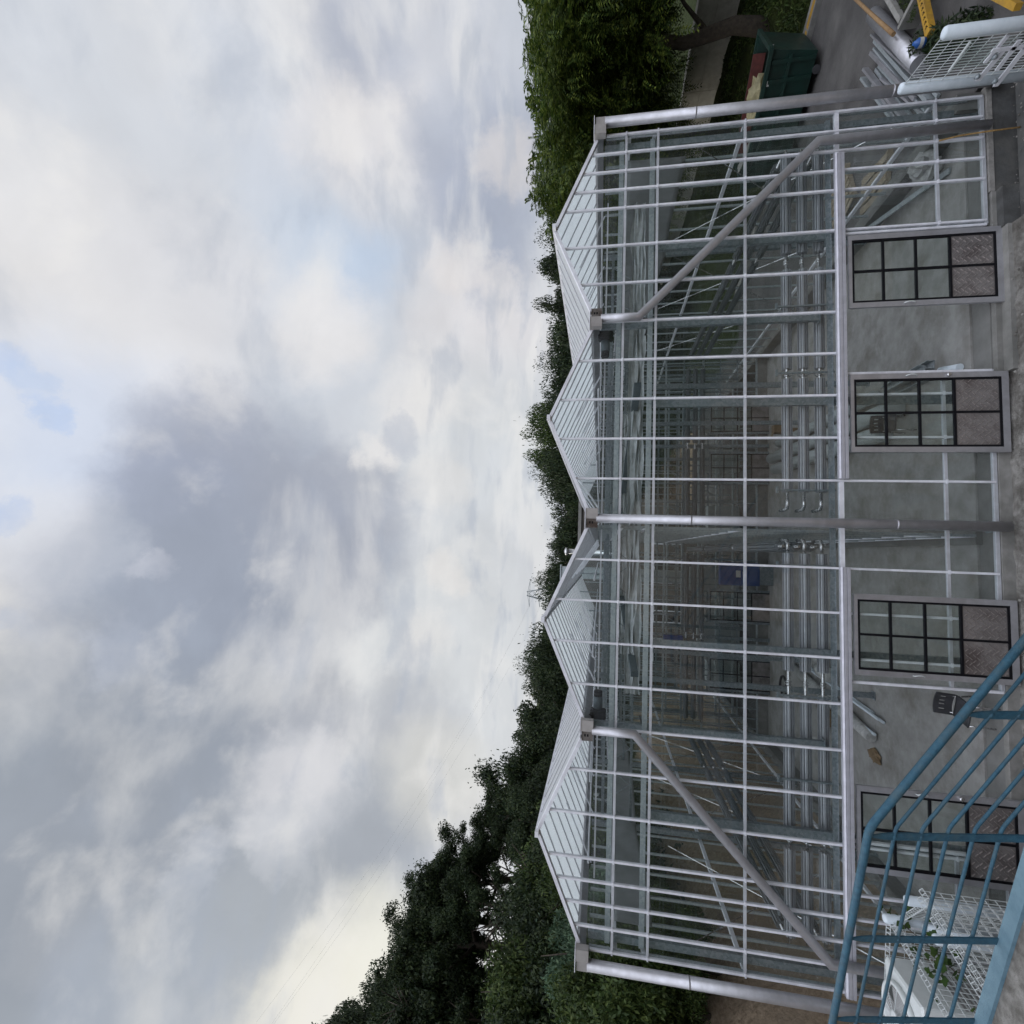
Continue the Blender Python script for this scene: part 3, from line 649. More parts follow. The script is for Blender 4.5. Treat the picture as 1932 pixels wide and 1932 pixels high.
for z in (.95, 1.5, 2.7, 3.9):
    q = MB(); q.box(-6.4, 6.4, 9.972, 9.978, z-.02, z+.02); q.build('rail', 'galv', bw)

b = MB()
for x in sorted(set([s_*q for s_ in (1, -1) for q in full_x+[0.0]])): b.box(x-.018, x+.018, 15.98, 16.02, 0, gz(x)-.02)
ew = b.build('end_wall', 'galv_light', GH)
for z in (.1, R4, 3.3, R2, R1):
    q = MB(); q.box(-6.4, 6.4, 15.975, 16.03, z-.03, z+.03); q.build('rail', 'galv_light', ew)
q = MB()
for m_ in mids:
    pts = [(m_-1.6, .1), (m_+1.6, .1), (m_+1.6, GUT), (m_, PEAK), (m_-1.6, GUT)]
    q.poly([(a, 15.997, c) for a, c in pts]+[(a, 16.003, c) for a, c in pts], [(0, 1, 2, 3, 4), (9, 8, 7, 6, 5)])
q.build('wall_glass', 'glass', ew)

# sliding doors
def plate(x0, x1, z0, z1, y):
    b = MB(); b.box(x0, x1, y, y+.004, z0, z1); pl_ = b
    r = MB(); st = .074; i = 0; z = z0+.035
    while z < z1-.02:
        x = x0+.028+(st/2 if i % 2 else 0); j = 0
        while x < x1-.02:
            a = R(45) if (i+j) % 2 else R(-45)
            d = Vector((math.cos(a), 0, math.sin(a)))*.024
            r.bar(Vector((x, y-.0015, z))-d, Vector((x, y-.0015, z))+d, .007, .014, (0, 1, 0)); x += st; j += 1
        z += st/2*1.25; i += 1
    return pl_, r
def door(x0, x1, y, hx, knob, m='alu_dull', fl=True):
    z0, z1 = -.125, 1.885; t = .075
    D = thing_part('sliding_door', (x0+(x1-x0)/2, y, z0))
    b = MB(); b.box(x0, x0+t, y-.025, y+.02, z0, z1); b.box(x1-t, x1, y-.025, y+.02, z0, z1)
    b.box(x0+t, x1-t, y-.0252, y+.018, z1-t*.6, z1); b.box(x0+t, x1-t, y-.0252, y+.018, z0, z0+.085); b.build('door_frame', m, D)
    a0, a1, c0, c1 = x0+t, x1-t, z0+.085, z1-t*.6
    k = .030; b = MB()
    b.box(a0, a0+k, y-.021, y+.016, c0, c1); b.box(a1-k, a1, y-.021, y+.016, c0, c1)
    b.box(a0+k, a1-k, y-.0212, y+.014, c0, c0+k); b.box(a0+k, a1-k, y-.0212, y+.014, c1-k, c1)
    H = c1-c0; rows_ = [c1, c1-.225*H, c1-.455*H, c1-.69*H, c0]; xm = (a0+a1)/2
    b.box(xm-k/2, xm+k/2, y-.0214, y+.012, c0+k, c1-k)
    for zz in rows_[1:4]:
        b.box(a0+k, xm-k/2, y-.0208, y+.013, zz-k/2, zz+k/2); b.box(xm+k/2, a1-k, y-.0208, y+.013, zz-k/2, zz+k/2)
    b.build('muntin_grid', 'black', D)
    b = MB(); b.box(a0+k, a1-k, y-.004, y+.001, rows_[3], c1-k); b.build('door_pane', 'doorglass', D)
    for xa, xb in ((a0+k, xm-k/2), (xm+k/2, a1-k)):
        p_, r_ = plate(xa, xb, c0+k, rows_[3]-k/2, y-.008)
        o = p_.build('kick_plate', 'checker', D)
        if fl: r_.build('raised_tread', 'checker_r', o)
    if hx:
        xx = x0+t/2 if hx < 0 else x1-t/2
        b = MB(); b.tube([(xx, y-.027, 1.16), (xx, y-.055, 1.15), (xx+.012, y-.06, 1.11), (xx+.012, y-.06, 1.07), (xx, y-.055, 1.03), (xx, y-.027, 1.02)], .007, 8); b.build('handle', 'wire', D)
        b = MB(); b.box(xx-.012, xx+.012, y-.0275, y-.025, .72, 1.0); b.build('latch_slot', 'alu_dull', D)
        if knob:
            b = MB(); b.lathe((xx, y-.025, .62), [(.022, 0), (.03, .012), (.03, .03), (.02, .04)], 14, (0, -1, 0)); b.build('knob', 'steel', D)
def thing_part(name, loc):
    o = bpy.data.objects.new(name, None); COL.objects.link(o); o.location = loc; o.parent = GH; return o
door(3.21, 4.33, -.075, -1, False)
door(1.05, 2.20, -.075, 1, True)
door(-2.12, -.99, -.075, -1, False)
door(-4.76, -3.62, -.075, 1, True)
for x in (-4.9, -2.7, 1.9, 3.6): door(x, x+1.1, 9.80, 0, False, 'galv', False)
def track(x0, x1):
    b = MB()
    sec = [(-.05, -.055), (-.115, -.055), (-.115, -.02), (-.10, -.012), (-.115, -.004), (-.115, .03), (-.10, .038), (-.115, .046), (-.10, .068), (-.05, .068)]
    b.loft([[(x, py, R4-.0+pz) for py, pz in sec] for x in (x0, x1)]); b.build('door_track', 'track', GH)
track(.66, 5.66); track(-6.42, -.62)

# finned heating tubes: three round each compartment
PZ = (2.62, 2.385, 2.145)
def run(p0, p1, segs, m, z):
    p0, p1 = Vector((*p0, z)), Vector((*p1, z)); Lg = (p1-p0).length
    b = MB()
    for a, c in segs: b.finned(p0.lerp(p1, a), p0.lerp(p1, c), .078, 9, .36)
    t = b.build('heating_tube', m, GH)
    q = MB(); q.tube([p0, p1], .024, 8)
    for (a, c), (e, f_) in zip(segs[:-1], segs[1:]):
        mid = p0.lerp(p1, (c+e)/2); d = (p1-p0).normalized(); q.lathe(mid-d*.04, [(.024, 0), (.04, .012), (.04, .03), (.03, .03), (.03, .05), (.04, .05), (.04, .068), (.024, .08)], 10, d)
    q.build('tube_coupling', 'steel', t)
for z in PZ:
    run((.33, .30), (6.08, .30), [((a-.33)/5.75, (c-.33)/5.75) for a, c in ((.50, 2.28), (2.44, 4.05), (4.33, 6.0))], 'fin', z)
    run((-.33, .30), (-6.08, .30), [((a-.33)/5.75, (c-.33)/5.75) for a, c in ((.44, 2.20), (2.58, 4.52), (4.76, 5.98))], 'fin', z)
    run((6.1, .5), (6.1, 9.5), [(.02, .32), (.35, .65), (.68, .98)], 'fin_dark', z)
    run((-6.1, .5), (-6.1, 9.5), [(.02, .32), (.35, .65), (.68, .98)], 'fin_dark', z)
    run((.4, 9.6), (5.9, 9.6), [(.02, .48), (.52, .98)], 'fin_dark', z)
    run((-.4, 9.6), (-5.9, 9.6), [(.02, .48), (.52, .98)], 'fin_dark', z)
    run((-.33, .5), (-.33, 9.5), [(.02, .32), (.35, .65), (.68, .98)], 'fin_dark', z)
    for s in (1, -1):
        e = MB(); e.tube([(s*.40, .30, z), (s*.30, .30, z), (s*.245, .34, z), (s*.235, .45, z), (s*.235, .62, z)], .026, 10); e.build('pipe_elbow', 'steel', GH)
for x in (.52, 2.35, 3.42, 5.25, -.62, -2.55, -3.75, -5.6):
    b = MB(); b.box(x-.012, x+.012, .185, .215, 1.98, 2.80); b.box(x-.05, x+.05, .17, .20, 2.79, 2.82)
    for z in PZ: b.tube([(x, .2, z+.09), (x, .3, z+.082), (x, .385, z+.02), (x, .37, z-.07), (x, .2, z-.085)], .006, 5)
    b.build('tube_bracket', 'galv', GH)
# vent drive motors
for x, s in ((3.10, 1), (-3.08, -1)):
    b = MB(); b.bbox(x+s*.02-.075, x+s*.02+.075, .27, .45, 5.31, 5.56, .02); mo = b.build('vent_motor', 'black', GH)
    b = MB(); b.lathe((x-s*.06, .36, 5.44), [(.06, 0), (.075, .01), (.075, .18), (.06, .19)], 18, (-s, 0, 0)); b.build('motor_body', 'motor', mo)
    b = MB(); b.lathe((x-s*.245, .36, 5.44), [(.06, 0), (.068, .01), (.068, .09), (.055, .10)], 18, (-s, 0, 0)); b.build('motor_cap', 'black', mo)
    b = MB(); b.tube([(x+s*.02, .3, 5.55), (x+s*.06, .28, 5.60), (x+s*.17, .26, 5.48), (x+s*.24, .2, 5.3), (x+s*.25, .2, 4.9), (x+s*.2, .2, 4.72), (x-s*.05, .22, 4.80)], .014, 8); b.build('motor_cable', 'rubber', mo)
b = MB(); b.bar((2.35, .6, 4.88), (-.1, 8.5, 4.95), .09, .12); b.build('cable_duct', 'motor', GH)
b = MB(); b.bar((-2.5, .6, 4.86), (-.9, 8.5, 4.95), .09, .12); b.build('cable_duct', 'motor', GH)

# ------------------------------------------------------------------ things on the greenhouse floor
def chair(loc, rz, label):
    t = thing('chair', loc, label, 'chair')
    t2 = []
    def P_(x, y, z):
        c, s = math.cos(rz)*.77, math.sin(rz)*.77; return (loc[0]+x*c-y*s, loc[1]+x*s+y*c, loc[2]+z*.77)
    b = MB(); n = 8; rings = []
    for i in range(n+1):
        y = -.2+.4*i/n; z = .45+.02*((y/.2)**2)-.01*(y < -.15)
        rings.append([P_(-.21, y, z), P_(-.1, y, z-.012), P_(.1, y, z-.012), P_(.21, y, z), P_(.21, y, z-.02), P_(.1, y, z-.032), P_(-.1, y, z-.032), P_(-.21, y, z-.02)])
    b.loft(rings, True, True, True); b.build('seat', 'rubber', t)
    b = MB()   # back with slots: bands between them
    def bk(x0, x1, z0, z1):
        pts = []
        for (x, z) in ((x0, z0), (x1, z0), (x1, z1), (x0, z1)): pts.append(P_(x, .20+(z-.5)*.2+.05*(1-(x/.21)**2), z))
        pb = [(p[0]-math.sin(rz)*.018, p[1]+math.cos(rz)*.018, p[2]) for p in pts]
        b.poly(pts+pb, [(0, 1, 2, 3), (7, 6, 5, 4), (0, 4, 5, 1), (1, 5, 6, 2), (2, 6, 7, 3), (3, 7, 4, 0)])
    xs_ = [-.21, -.14, -.11, -.05, -.02, .02, .05, .11, .14, .21]
    for i in range(9):
        if i % 2 == 0: bk(xs_[i], xs_[i+1], .47, .75)
        else: bk(xs_[i], xs_[i+1], .47, .58); bk(xs_[i], xs_[i+1], .67, .75)
    b.build('backrest', 'rubber', t)
    for s in (1, -1):
        b = MB(); b.tube([P_(s*.2, -.19, 0), P_(s*.19, -.17, .42), P_(s*.19, .0, .435), P_(s*.19, .17, .42), P_(s*.21, .24, 0)], .011, 8); b.build('leg', 'steel', t)
        b = MB(); b.tube([P_(s*.17, .1, .42), P_(s*.17, .22, .46), P_(s*.17, .27, .68)], .010, 8); b.build('back_support', 'steel', t)
chair((-2.60, .27, 0), R(-16), 'black plastic chair with slotted back on chrome legs in the left doorway')
chair((1.98, 1.92, 0), R(-4), 'black plastic chair with slotted back behind the second sliding door')

# long wrapped bundle of white tubes lying across the floor of the left half
t = thing('wrapped_tube_bundle', (-3.6, 5, 0), 'long bundle of white tubes half wrapped in film on left floor', 'tube bundle')
b = MB(); b.tube([(-3.98, 3.25, .13), (-3.85, 4.2, .14), (-3.7, 5.6, .14), (-3.5, 7.6, .13)], [.10, .13, .13, .10], 9); b.build('film_wrap', 'white_plastic', t)
for dx, dz, a in ((-.20, .05, 3.3), (-.14, .11, 3.15), (.16, .05, 2.95), (.20, .12, 3.0), (.22, .04, 3.35)):
    b = MB(); b.tube([(-3.75+dx, a, dz), (-3.42+dx, 8.0, dz)], .028, 8); b.build('tube', 'foam', t)
solo(MB().tube([(-3.22, 4.9, .17), (-3.2, 5.05, .18), (-3.17, 5.35, .18), (-3.13, 5.6, .17)], [.10, .17, .17, .12], 12), 'sack', 'white_plastic', 'stuffed pale sack lying beside the long white tube bundle', 'sack')
b = MB(); b.tube([(-4.25+.28*math.cos(a)*1.0, 8.3+.28*math.sin(a), .06+.012*(a/6.28)) for a in [k*.35 for k in range(60)]], .02, 6)
solo(b, 'hose_coil', 'rubber', 'coil of black hose lying on the floor near the rear doors', 'hose')
b = MB(); b.box(-4.42, -4.05, 5.2, 5.5, 0, .24); b.bar((-4.42, 5.2, .24), (-4.42, 5.5, .24), .3, .006); b.bar((-4.0, 5.2, .22), (-4.0, 5.5, .25), .14, .006)
solo(b, 'cardboard_box', 'card', 'open brown cardboard box on the floor left of the tube bundle', 'box')
b = MB(); b.box(3.3, 3.55, 8.3, 8.55, 0, .30); b.bar((3.3, 8.42, .31), (3.14, 8.42, .36), .25, .006)
solo(b, 'cardboard_box', 'card', 'small open cardboard box standing near the rear of the right half', 'box')
b = MB(); b.box(2.9, 3.15, 7.1, 7.5, 0, .2); b.box(2.92, 3.13, 7.12, 7.48, .2, .21)
solo(b, 'cardboard_box', 'card', 'low closed tan carton lying mid floor in the right half', 'box')
# big grey duct pipes lying behind the second door
t = thing('duct_pipe', (2.3, 5, 0), 'pair of long fat grey plastic pipes lying on the right floor', 'pipe')
for a, c, r_ in (((2.30, 2.1, .17), (2.62, 9.0, .17), .165), ((1.93, 2.5, .17), (2.22, 8.6, .17), .165), ((2.75, 2.9, .13), (2.98, 8.4, .13), .125)):
    b = MB(); b.tube([a, c], r_, 18); b.lathe(a, [(r_*.9, -.01), (r_*1.06, -.01), (r_*1.06, .10), (r_*.9, .10)], 18, Vector(c)-Vector(a)); b.build('pipe_length', 'pvc', t)
b = MB()
for x, z in ((2.64, 0), (2.80, 0), (2.72, .14)):
    b.loft([[(x+q, yy, z+.003+h_) for q, h_ in ((-.07, 0), (.07, 0), (.07, .12), (.06, .12), (.06, .012), (-.06, .012), (-.06, .12), (-.07, .12))] for yy in (1.25, 2.4)])
o = solo(b, 'channel_section', 'galv_light', 'stacked grey U shaped channel lengths behind the second door', 'channel')
b = MB(); b.tube([(2.60, .98, .06), (2.50, .56, .06)], .055, 14); b.lathe((2.61, 1.0, .06), [(.02, 0), (.04, .03), (.05, -.02)], 12, (-.2, -.9, 0))
solo(b, 'foam_roll', 'foam', 'short white foam roll on the floor just inside the second door', 'roll')
# blue control cabinets at the back
t = thing('control_cabinet', (-1.07, 9.4, 0), 'deep blue electrical cabinet on a stand by the rear wall', 'cabinet')
b = MB(); b.bbox(-1.44, -.71, 9.35, 9.6, .42, 1.62, .01); b.build('cabinet_body', 'cabinet_blue', t)
b = MB(); b.box(-1.18, -.96, 9.342, 9.348, 1.0, 1.14)
for i in range(3):
    for j in range(2): b.box(-1.17+i*.07, -1.115+i*.07, 9.336, 9.342, 1.015+j*.06, 1.06+j*.06)
b.build('display_panel', 'screen', t)
b = MB(); b.box(-1.40, -.75, 9.40, 9.43, .0, .42); b.box(-1.40, -1.36, 9.55, 9.58, 0, .42); b.box(-.79, -.75, 9.55, 9.58, 0, .42); b.build('stand', 'galv', t)
t = thing('control_cabinet', (-3.3, 9.4, 0), 'smaller blue box hung high by the rear doors', 'cabinet')
b = MB(); b.bbox(-3.5, -3.15, 9.4, 9.55, 2.75, 3.35, .01); b.build('cabinet_body', 'cabinet_blue', t)
b = MB(); b.box(-3.34, -3.31, 9.56, 9.62, .0, 3.3); b.build('stand', 'galv', t)
# crumpled plastic in the right corner
def crumple(c, sx, sy, sz, seed):
    b = MB(); n, m = 14, 10; rings = []
    for i in range(m+1):
        th = math.pi*i/m; ring = []
        for k in range(n):
            ph = 2*math.pi*k/n
            d = Vector((math.sin(th)*math.cos(ph), math.sin(th)*math.sin(ph), math.cos(th)))
            q = 1+.7*noise.noise(d*2.3+Vector((seed, 0, 0)))+.3*noise.noise(d*6+Vector((0, seed, 0)))
            ring.append((c[0]+d.x*sx*q, c[1]+d.y*sy*q, max(.002, c[2]+d.z*sz*q)))
        rings.append(ring)
    return b.loft(rings, True, True, False)
solo(crumple((6.08, .95, .22), .2, .22, .22, 3.1), 'plastic_bag', 'white_plastic', 'crumpled translucent plastic bag heaped in the right front corner', 'bag')
solo(crumple((-4.35, 3.35, .03), .12, .2, .03, 9.1), 'cardboard_scrap', 'card', 'flat brown scrap on the floor at the end of the tube bundle', 'scrap')
b = MB()
b.bar((5.8, .7, .03), (6.25, 3.0, .25), .09, .03)
solo(b, 'steel_angle', 'galv_light', 'long grey steel angle laid along the right glass wall', 'steel bar')

# ------------------------------------------------------------------ right yard
def pallet(loc, rz, label, n=7, Lx=1.2, Ly=1.0):
    t = thing('pallet', (loc[0], loc[1], loc[2]), label, 'pallet', 'wooden pallets on the yard')
    t.rotation_euler.z = rz
    def bb(name, boxes):
        b = MB()
        for q in boxes: b.box(*q)
        v = b.v; o = MB(); o.v = [(x+loc[0], y+loc[1], z+loc[2]) for x, y, z in v]; o.f = b.f; o.sm = b.sm
        o.build(name, 'wood', t)
    bb('deck_boards', [(-Lx/2+i*Lx/n, -Lx/2+(i+.75)*Lx/n, -Ly/2, Ly/2, .10, .122) for i in range(n)])
    bb('bearer', [(-Lx/2, Lx/2, y-.045, y+.045, .02, .099) for y in (-.45, 0, .45)])
    bb('bottom_boards', [(-Lx/2, -Lx/2+.1, -Ly/2, Ly/2, 0, .019), (Lx/2-.1, Lx/2, -Ly/2, Ly/2, 0, .019)])
pallet((8.0, 4.5, -.096), R(20), 'pale wooden pallet lying on the yard beyond the right glass wall'); pallet((7.1, 3.05, -.096), R(-8), 'weathered wooden pallet lying flush beside the greenhouse side wall', 6)
# big green skip
def skip():
    t = thing('waste_skip', (13.0, 7.0, -.1), 'dark green steel skip container parked at the road edge', 'skip')
    u = Vector((-.53, .848, 0)); v = Vector((.848, .53, 0)); o = Vector((12.85, 5.45, -.1))
    def P3(a, b_, c): return o+u*a+v*b_+Vector((0, 0, c))
    Lw, W, H = 3.1, 1.7, 1.36
    b = MB()
    b.loft([[P3(0, 0, .18), P3(Lw, 0, .18), P3(Lw, W, .18), P3(0, W, .18)], [P3(-.15, -.08, H), P3(Lw+.15, -.08, H), P3(Lw+.15, W+.08, H), P3(-.15, W+.08, H)],
            [P3(-.07, 0, H), P3(Lw+.07, 0, H), P3(Lw+.07, W, H), P3(-.07, W, H)], [P3(.06, .06, .3), P3(Lw-.06, .06, .3), P3(Lw-.06, W-.06, .3), P3(.06, W-.06, .3)]])
    b.build('skip_body', 'skip', t)
    b = MB()
    for i in range(8):
        a = .12+i*(Lw-.24)/7; b.bar(P3(a, -.02, .2), P3(a*1.02, -.11, H-.06), .09, .07, v)
    b.bar(P3(0, -.07, .85), P3(Lw, -.07, .85), .06, .08); b.build('stiffening_rib', 'skip', t)
    b = MB(); b.bar(P3(-.2, -.1, H+.02), P3(Lw+.2, -.1, H+.02), .1, .1); b.bar(P3(-.2, W+.1, H+.02), P3(Lw+.2, W+.1, H+.02), .1, .1); b.bar(P3(-.16, -.1, H+.025), P3(-.16, W+.1, H+.025), .1, .1); b.build('top_rim', 'skip', t)
    for a in (.4, Lw-.6):
        b = MB(); b.lathe(P3(a, -.05, .1), [(.1, 0), (.1, .1)], 16, v); b.build('wheel', 'rubber', t)
    b = MB(); b.bar(P3(-.14, .35, 1.3), P3(-.12, .5, 1.3), .012, .12); b.build('sticker', 'screen', t)
    b = MB(); b.bar(P3(.5, -.125, 1.30), P3(.63, -.125, 1.30), .012, .08); b.build('sticker', 'screen', t)
skip()
u = Vector((-.53, .848, 0)); v = Vector((.848, .53, 0)); o = Vector((12.85, 5.45, -.1))
b = MB(); b.bar(o+v*1.62+u*.3+Vector((0, 0, 1.3)), o+v*1.62+u*3.0+Vector((0, 0, 1.28)), .03, .34); solo(b, 'red_board', 'redpaint', 'dull red board standing in the open green skip', 'board')
solo(crumple((o+u*1.1+v*.75+Vector((0, 0, 1.12))), .62, .5, .36, 5.2), 'waste_sack', 'sackpale', 'bulging pale yellow sack heaped in the green skip', 'sack')
b = MB(); b.bar(o+v*.5+u*1.9+Vector((0, 0, 1.2)), o+v*.8+u*3.0+Vector((0, 0, 1.42)), .3, .03); solo(b, 'scrap_board', 'kerb', 'pale flat board lying across the end of the green skip', 'board')
# pale block retaining wall and dark hedge along its foot
t = thing('retaining_wall', (20.2, 16, 0), 'long pale concrete block wall behind the hedge and trees', 'wall')
b = MB()
for k in range(17):
    y0 = 2+k*2.4
    for j in range(3): b.box(20+.004*(k % 2), 20.5, y0+.012, y0+2.388, .2+j*.72-.06*k*.4, .2+(j+1)*.72-.012-.06*k*.4)
b.build('block_course', 'block', t)
b = MB(); b.box(20.06, 20.44, 2, 43, -.8, 2.2); b.build('joint', 'kerb', t)
def leaf_cloud(cent, rad, n, size, rng, droop=.2, outward=.6, asp=.42, soft=0):
    """n leaf quads through an ellipsoid, denser to its skin"""
    d = rng.normal(size=(n, 3)); d /= np.linalg.norm(d, axis=1)[:, None]
    r = rng.random(n)**.38
    if soft: r = np.where(rng.random(n) < soft, np.minimum(1.45, np.abs(rng.normal(size=n))*.6), r)
    p = np.array(cent)+d*r[:, None]*np.array(rad)
    nrm = d*outward+rng.normal(size=(n, 3))*.55+np.array([0, 0, .35]); nrm /= np.linalg.norm(nrm, axis=1)[:, None]
    a = rng.normal(size=(n, 3)); a[:, 2] -= droop; a -= nrm*(a*nrm).sum(1)[:, None]; a /= np.linalg.norm(a, axis=1)[:, None]
    b = np.cross(nrm, a)
    s = size*(.6+.8*rng.random(n))[:, None]
    return np.stack([p-a*s*.5, p+b*s*asp*.5, p+a*s*.5-nrm*s*.08, p-b*s*asp*.5], 1)
def quads_obj(name, q, m, parent=None, loc=(0, 0, 0)):
    n = len(q); me = bpy.data.meshes.new(name)
    me.vertices.add(4*n); me.vertices.foreach_set('co', q.reshape(-1).astype(np.float32))
    me.loops.add(4*n); me.loops.foreach_set('vertex_index', np.arange(4*n, dtype=np.int32))
    me.polygons.add(n); me.polygons.foreach_set('loop_start', np.arange(0, 4*n, 4, dtype=np.int32))
    me.update(calc_edges=True); me.materials.append(M[m])
    o = bpy.data.objects.new(name, me); COL.objects.link(o); o.parent = parent; o.location = loc
    return o
rng = np.random.default_rng(3)
qs = [leaf_cloud((19.2+.3*rng.normal(), y, .45-.02*(y-8)+.1*rng.normal()), (.55, .7, .62), 500, .13, rng) for y in np.arange(4, 34, .75)]
tag(quads_obj('hedge', np.concatenate(qs), 'leafB'), 'long dark clipped hedge at the foot of the block wall', 'hedge')
qs = [leaf_cloud((x, y, hgt(x, y)+.05), (.55, .55, .16), 110, .16, rng, asp=.25) for x, y in [(15.6+rng.random()*3, 3+rng.random()*16) for _ in range(150)]]
tag(quads_obj('grass_verge', np.concatenate(qs), 'leafC'), kind='stuff')

# aluminium profiles and a fat tube lying on the yard
t = thing('profile_pile', (9.4, 2.4, -.1), 'pile of long grey aluminium profiles on the asphalt', 'profiles')
pd = Vector((-.87, -.49, 0)); pn = Vector((-.49, .87, 0)); o0 = Vector((10.75, 2.75, -.09))
for i in range(13):
    of = .17+.062*i; st_ = .12*((i*5) % 4)+(.9 if i in (7, 10) else .25*(i > 5)); hh = (.05, .09, .14, .06, .11)[i % 5]; ln_ = 3.3-.5*(i % 2)
    jj = random.Random(i*3+1); p_ = o0+pn*(of+jj.uniform(-.02, .02))+pd*(st_+jj.uniform(0, .5))+Vector((0, 0, hh/2+(.10 if i % 4 == 1 else 0)))
    b = MB(); b.bar(p_, p_+pd*ln_+pn*jj.uniform(-.22, .10), (.05, .035, .065)[i % 3], hh); b.build('profile', 'alu_dull' if i % 2 else 'galv_light', t)
b = MB(); b.tube([(10.87, 2.80, .05), (8.30, 1.36, .05)], .145, 20); b.lathe((10.87, 2.80, .05), [(.145, -.002), (.125, .0), (.125, .3)], 20, (-.87, -.49, 0), caps=False)
solo(b, 'duct_tube', 'alu_dull', 'fat grey metal tube lying beside the profile pile', 'tube')
solo(MB().tube([(11.9, 3.2, .35), (10.4, 2.35, .30), (9.3, 1.72, .26)], [.03, .035, .04], 8), 'timber_pole', 'woodpole', 'long thin brown timber pole leaning over the mossy planter', 'pole')
# mossy planter
t = thing('planter', (10.0, 1.9, -.1), 'low concrete edged planter bed with bright moss', 'planter')
b = MB(); b.bar((9.45, 1.62, .05), (12.0, 2.75, .05), .09, .32); b.bar((9.55, 1.18, .05), (12.2, 1.9, .05), .09, .32); b.bar((9.42, 1.14, .052), (9.36, 1.68, .052), .09, .32); b.build('edging', 'kerb', t)
b = MB(); b.poly([(9.4, 1.2, .12), (12.1, 1.95, .12), (12, 2.7, .12), (9.4, 1.6, .12), (9.4, 1.2, -.1), (12.1, 1.95, -.1), (12, 2.7, -.1), (9.4, 1.6, -.1)], [(0, 1, 2, 3), (0, 4, 5, 1), (1, 5, 6, 2), (2, 6, 7, 3), (3, 7, 4, 0)]); b.build('bed_soil', 'soil', t)
q = [leaf_cloud((9.5+.45*k, 1.42+.155*k+.1*rng.normal(), .14), (.35, .22, .05), 500, .04, rng) for k in range(6)]
o = quads_obj('moss', np.concatenate(q)-np.array([10.0, 1.9, -.1]), 'leafC', t)
# broken concrete and a strip of yellow edging
b = MB()
for (x, y, sx, sy, sz, a) in ((9.6, .8, .9, .35, .12, 20), (8.6, .35, .6, .5, .10, 35), (7.9, -.3, .5, .6, .10, 30), (10.4, .35, .8, .6, .14, 15), (9.3, -.2, .7, .5, .1, 25), (8.5, -.75, .6, .5, .12, 30)):
    ca, sa = math.cos(R(a)), math.sin(R(a)); k = [(-1, -1), (1, -1), (1, 1), (-1, 1)]
    lo = [(x+ca*sx*i-sa*sy*j, y+sa*sx*i+ca*sy*j, -.3) for i, j in k]; hi = [(x+ca*sx*i*.97-sa*sy*j*.97, y+sa*sx*i*.97+ca*sy*j*.97, -.22+sz+.02*i) for i, j in k]
    b.loft([lo, hi])
struct(b, 'paving_slabs', 'concrete_rough')
t = thing('yellow_barrier_beam', (8.9, .75, 0), 'yellow striped beam with worn black marks lying on the kerb stones', 'barrier')
b = MB(); b.bar((9.5, 1.12, .13), (8.45, .98-.03, .10), .13, .10); b.v = [(x, y-.0, z) for x, y, z in b.v]; b.build('beam', 'yellow', t)
b = MB()
for i in range(9):
    f_ = .06+i*.1; p = Vector((9.5, 1.12, .182)).lerp(Vector((8.45, .95, .152)), f_)
    b.bar(p+Vector((-.025, -.045, .002)), p+Vector((.025, .0, .002)), .012, .004); b.bar(p+Vector((-.02, .01, .002)), p+Vector((.02, -.03, .002)), .012, .004)
b.build('black_marks', 'black', t)
b = MB(); b.bar((8.2, -.05, .12), (6.9, -.85, .12), .08, .09); solo(b, 'yellow_edging', 'yellow', 'short yellow edging rail at the far right edge of the yard', 'rail')
t = thing('plastic_jug', (8.42, 1.06, .05), 'small blue and white plastic jug resting in the plants', 'jug')
b = MB(); b.lathe((8.42, 1.06, .12), [(.05, 0), (.075, .02), (.075, .12), (.04, .16), (.025, .19)], 14); b.build('jug_body', 'bluething', t)
b = MB(); b.lathe((8.42, 1.06, .17), [(.0765, 0), (.0765, .06)], 14, caps=False); b.build('label_band', 'screen', t)
def tuft(name, pts, n, size, m, label, cat, spread=.25, h=.2):
    q = [leaf_cloud(p, (spread, spread, h), n, size, rng, asp=.22, droop=-.6) for p in pts]
    return tag(quads_obj(name, np.concatenate(q), m), label, cat)
tuft('weeds', [(8.2+.0, .75, .05), (7.9, .35, .03), (8.6, 1.25, .05), (7.6, .1, .0), (8.0, .8, .05)], 260, .14, 'leafB', 'dark weedy plants growing round the small blue jug', 'plant')
tuft('weeds', [(9.3, .62, .1), (8.85, .2, .05)], 160, .12, 'leafC', 'low green weeds in the cracks by the yellow beam', 'plant')

# white mesh guards with padded posts
def mesh_panel(p0, p1, zt, zb, px, pz, parent, name='wire_panel', wr=.0032):
    p0, p1 = Vector(p0), Vector(p1); d = p1-p0; n = max(1, round(d.length/px)); b = MB()
    for i in range(n+1):
        q = p0.lerp(p1, i/n); b.bar((q.x, q.y, zb), (q.x, q.y, zt), wr*2, wr*2)
    z = zt; k = 0
    nn = d.normalized().cross(Vector((0, 0, 1)))*wr*1.7
    while z > zb:
        b.bar((p0.x+nn.x, p0.y+nn.y, z), (p1.x+nn.x, p1.y+nn.y, z), wr*2, wr*2); k += 1; z -= pz
    # rolled top edge: loops
    b.bar((p0.x-nn.x*6, p0.y-nn.y*6, zt-.03), (p1.x-nn.x*6, p1.y-nn.y*6, zt-.03), wr*2, wr*2)
    for i in range(n+1):
        q = p0.lerp(p1, i/n); b.bar((q.x, q.y, zt), (q.x-nn.x*6, q.y-nn.y*6, zt-.03), wr*2, wr*2)
    return b.build(name, 'wire', parent)
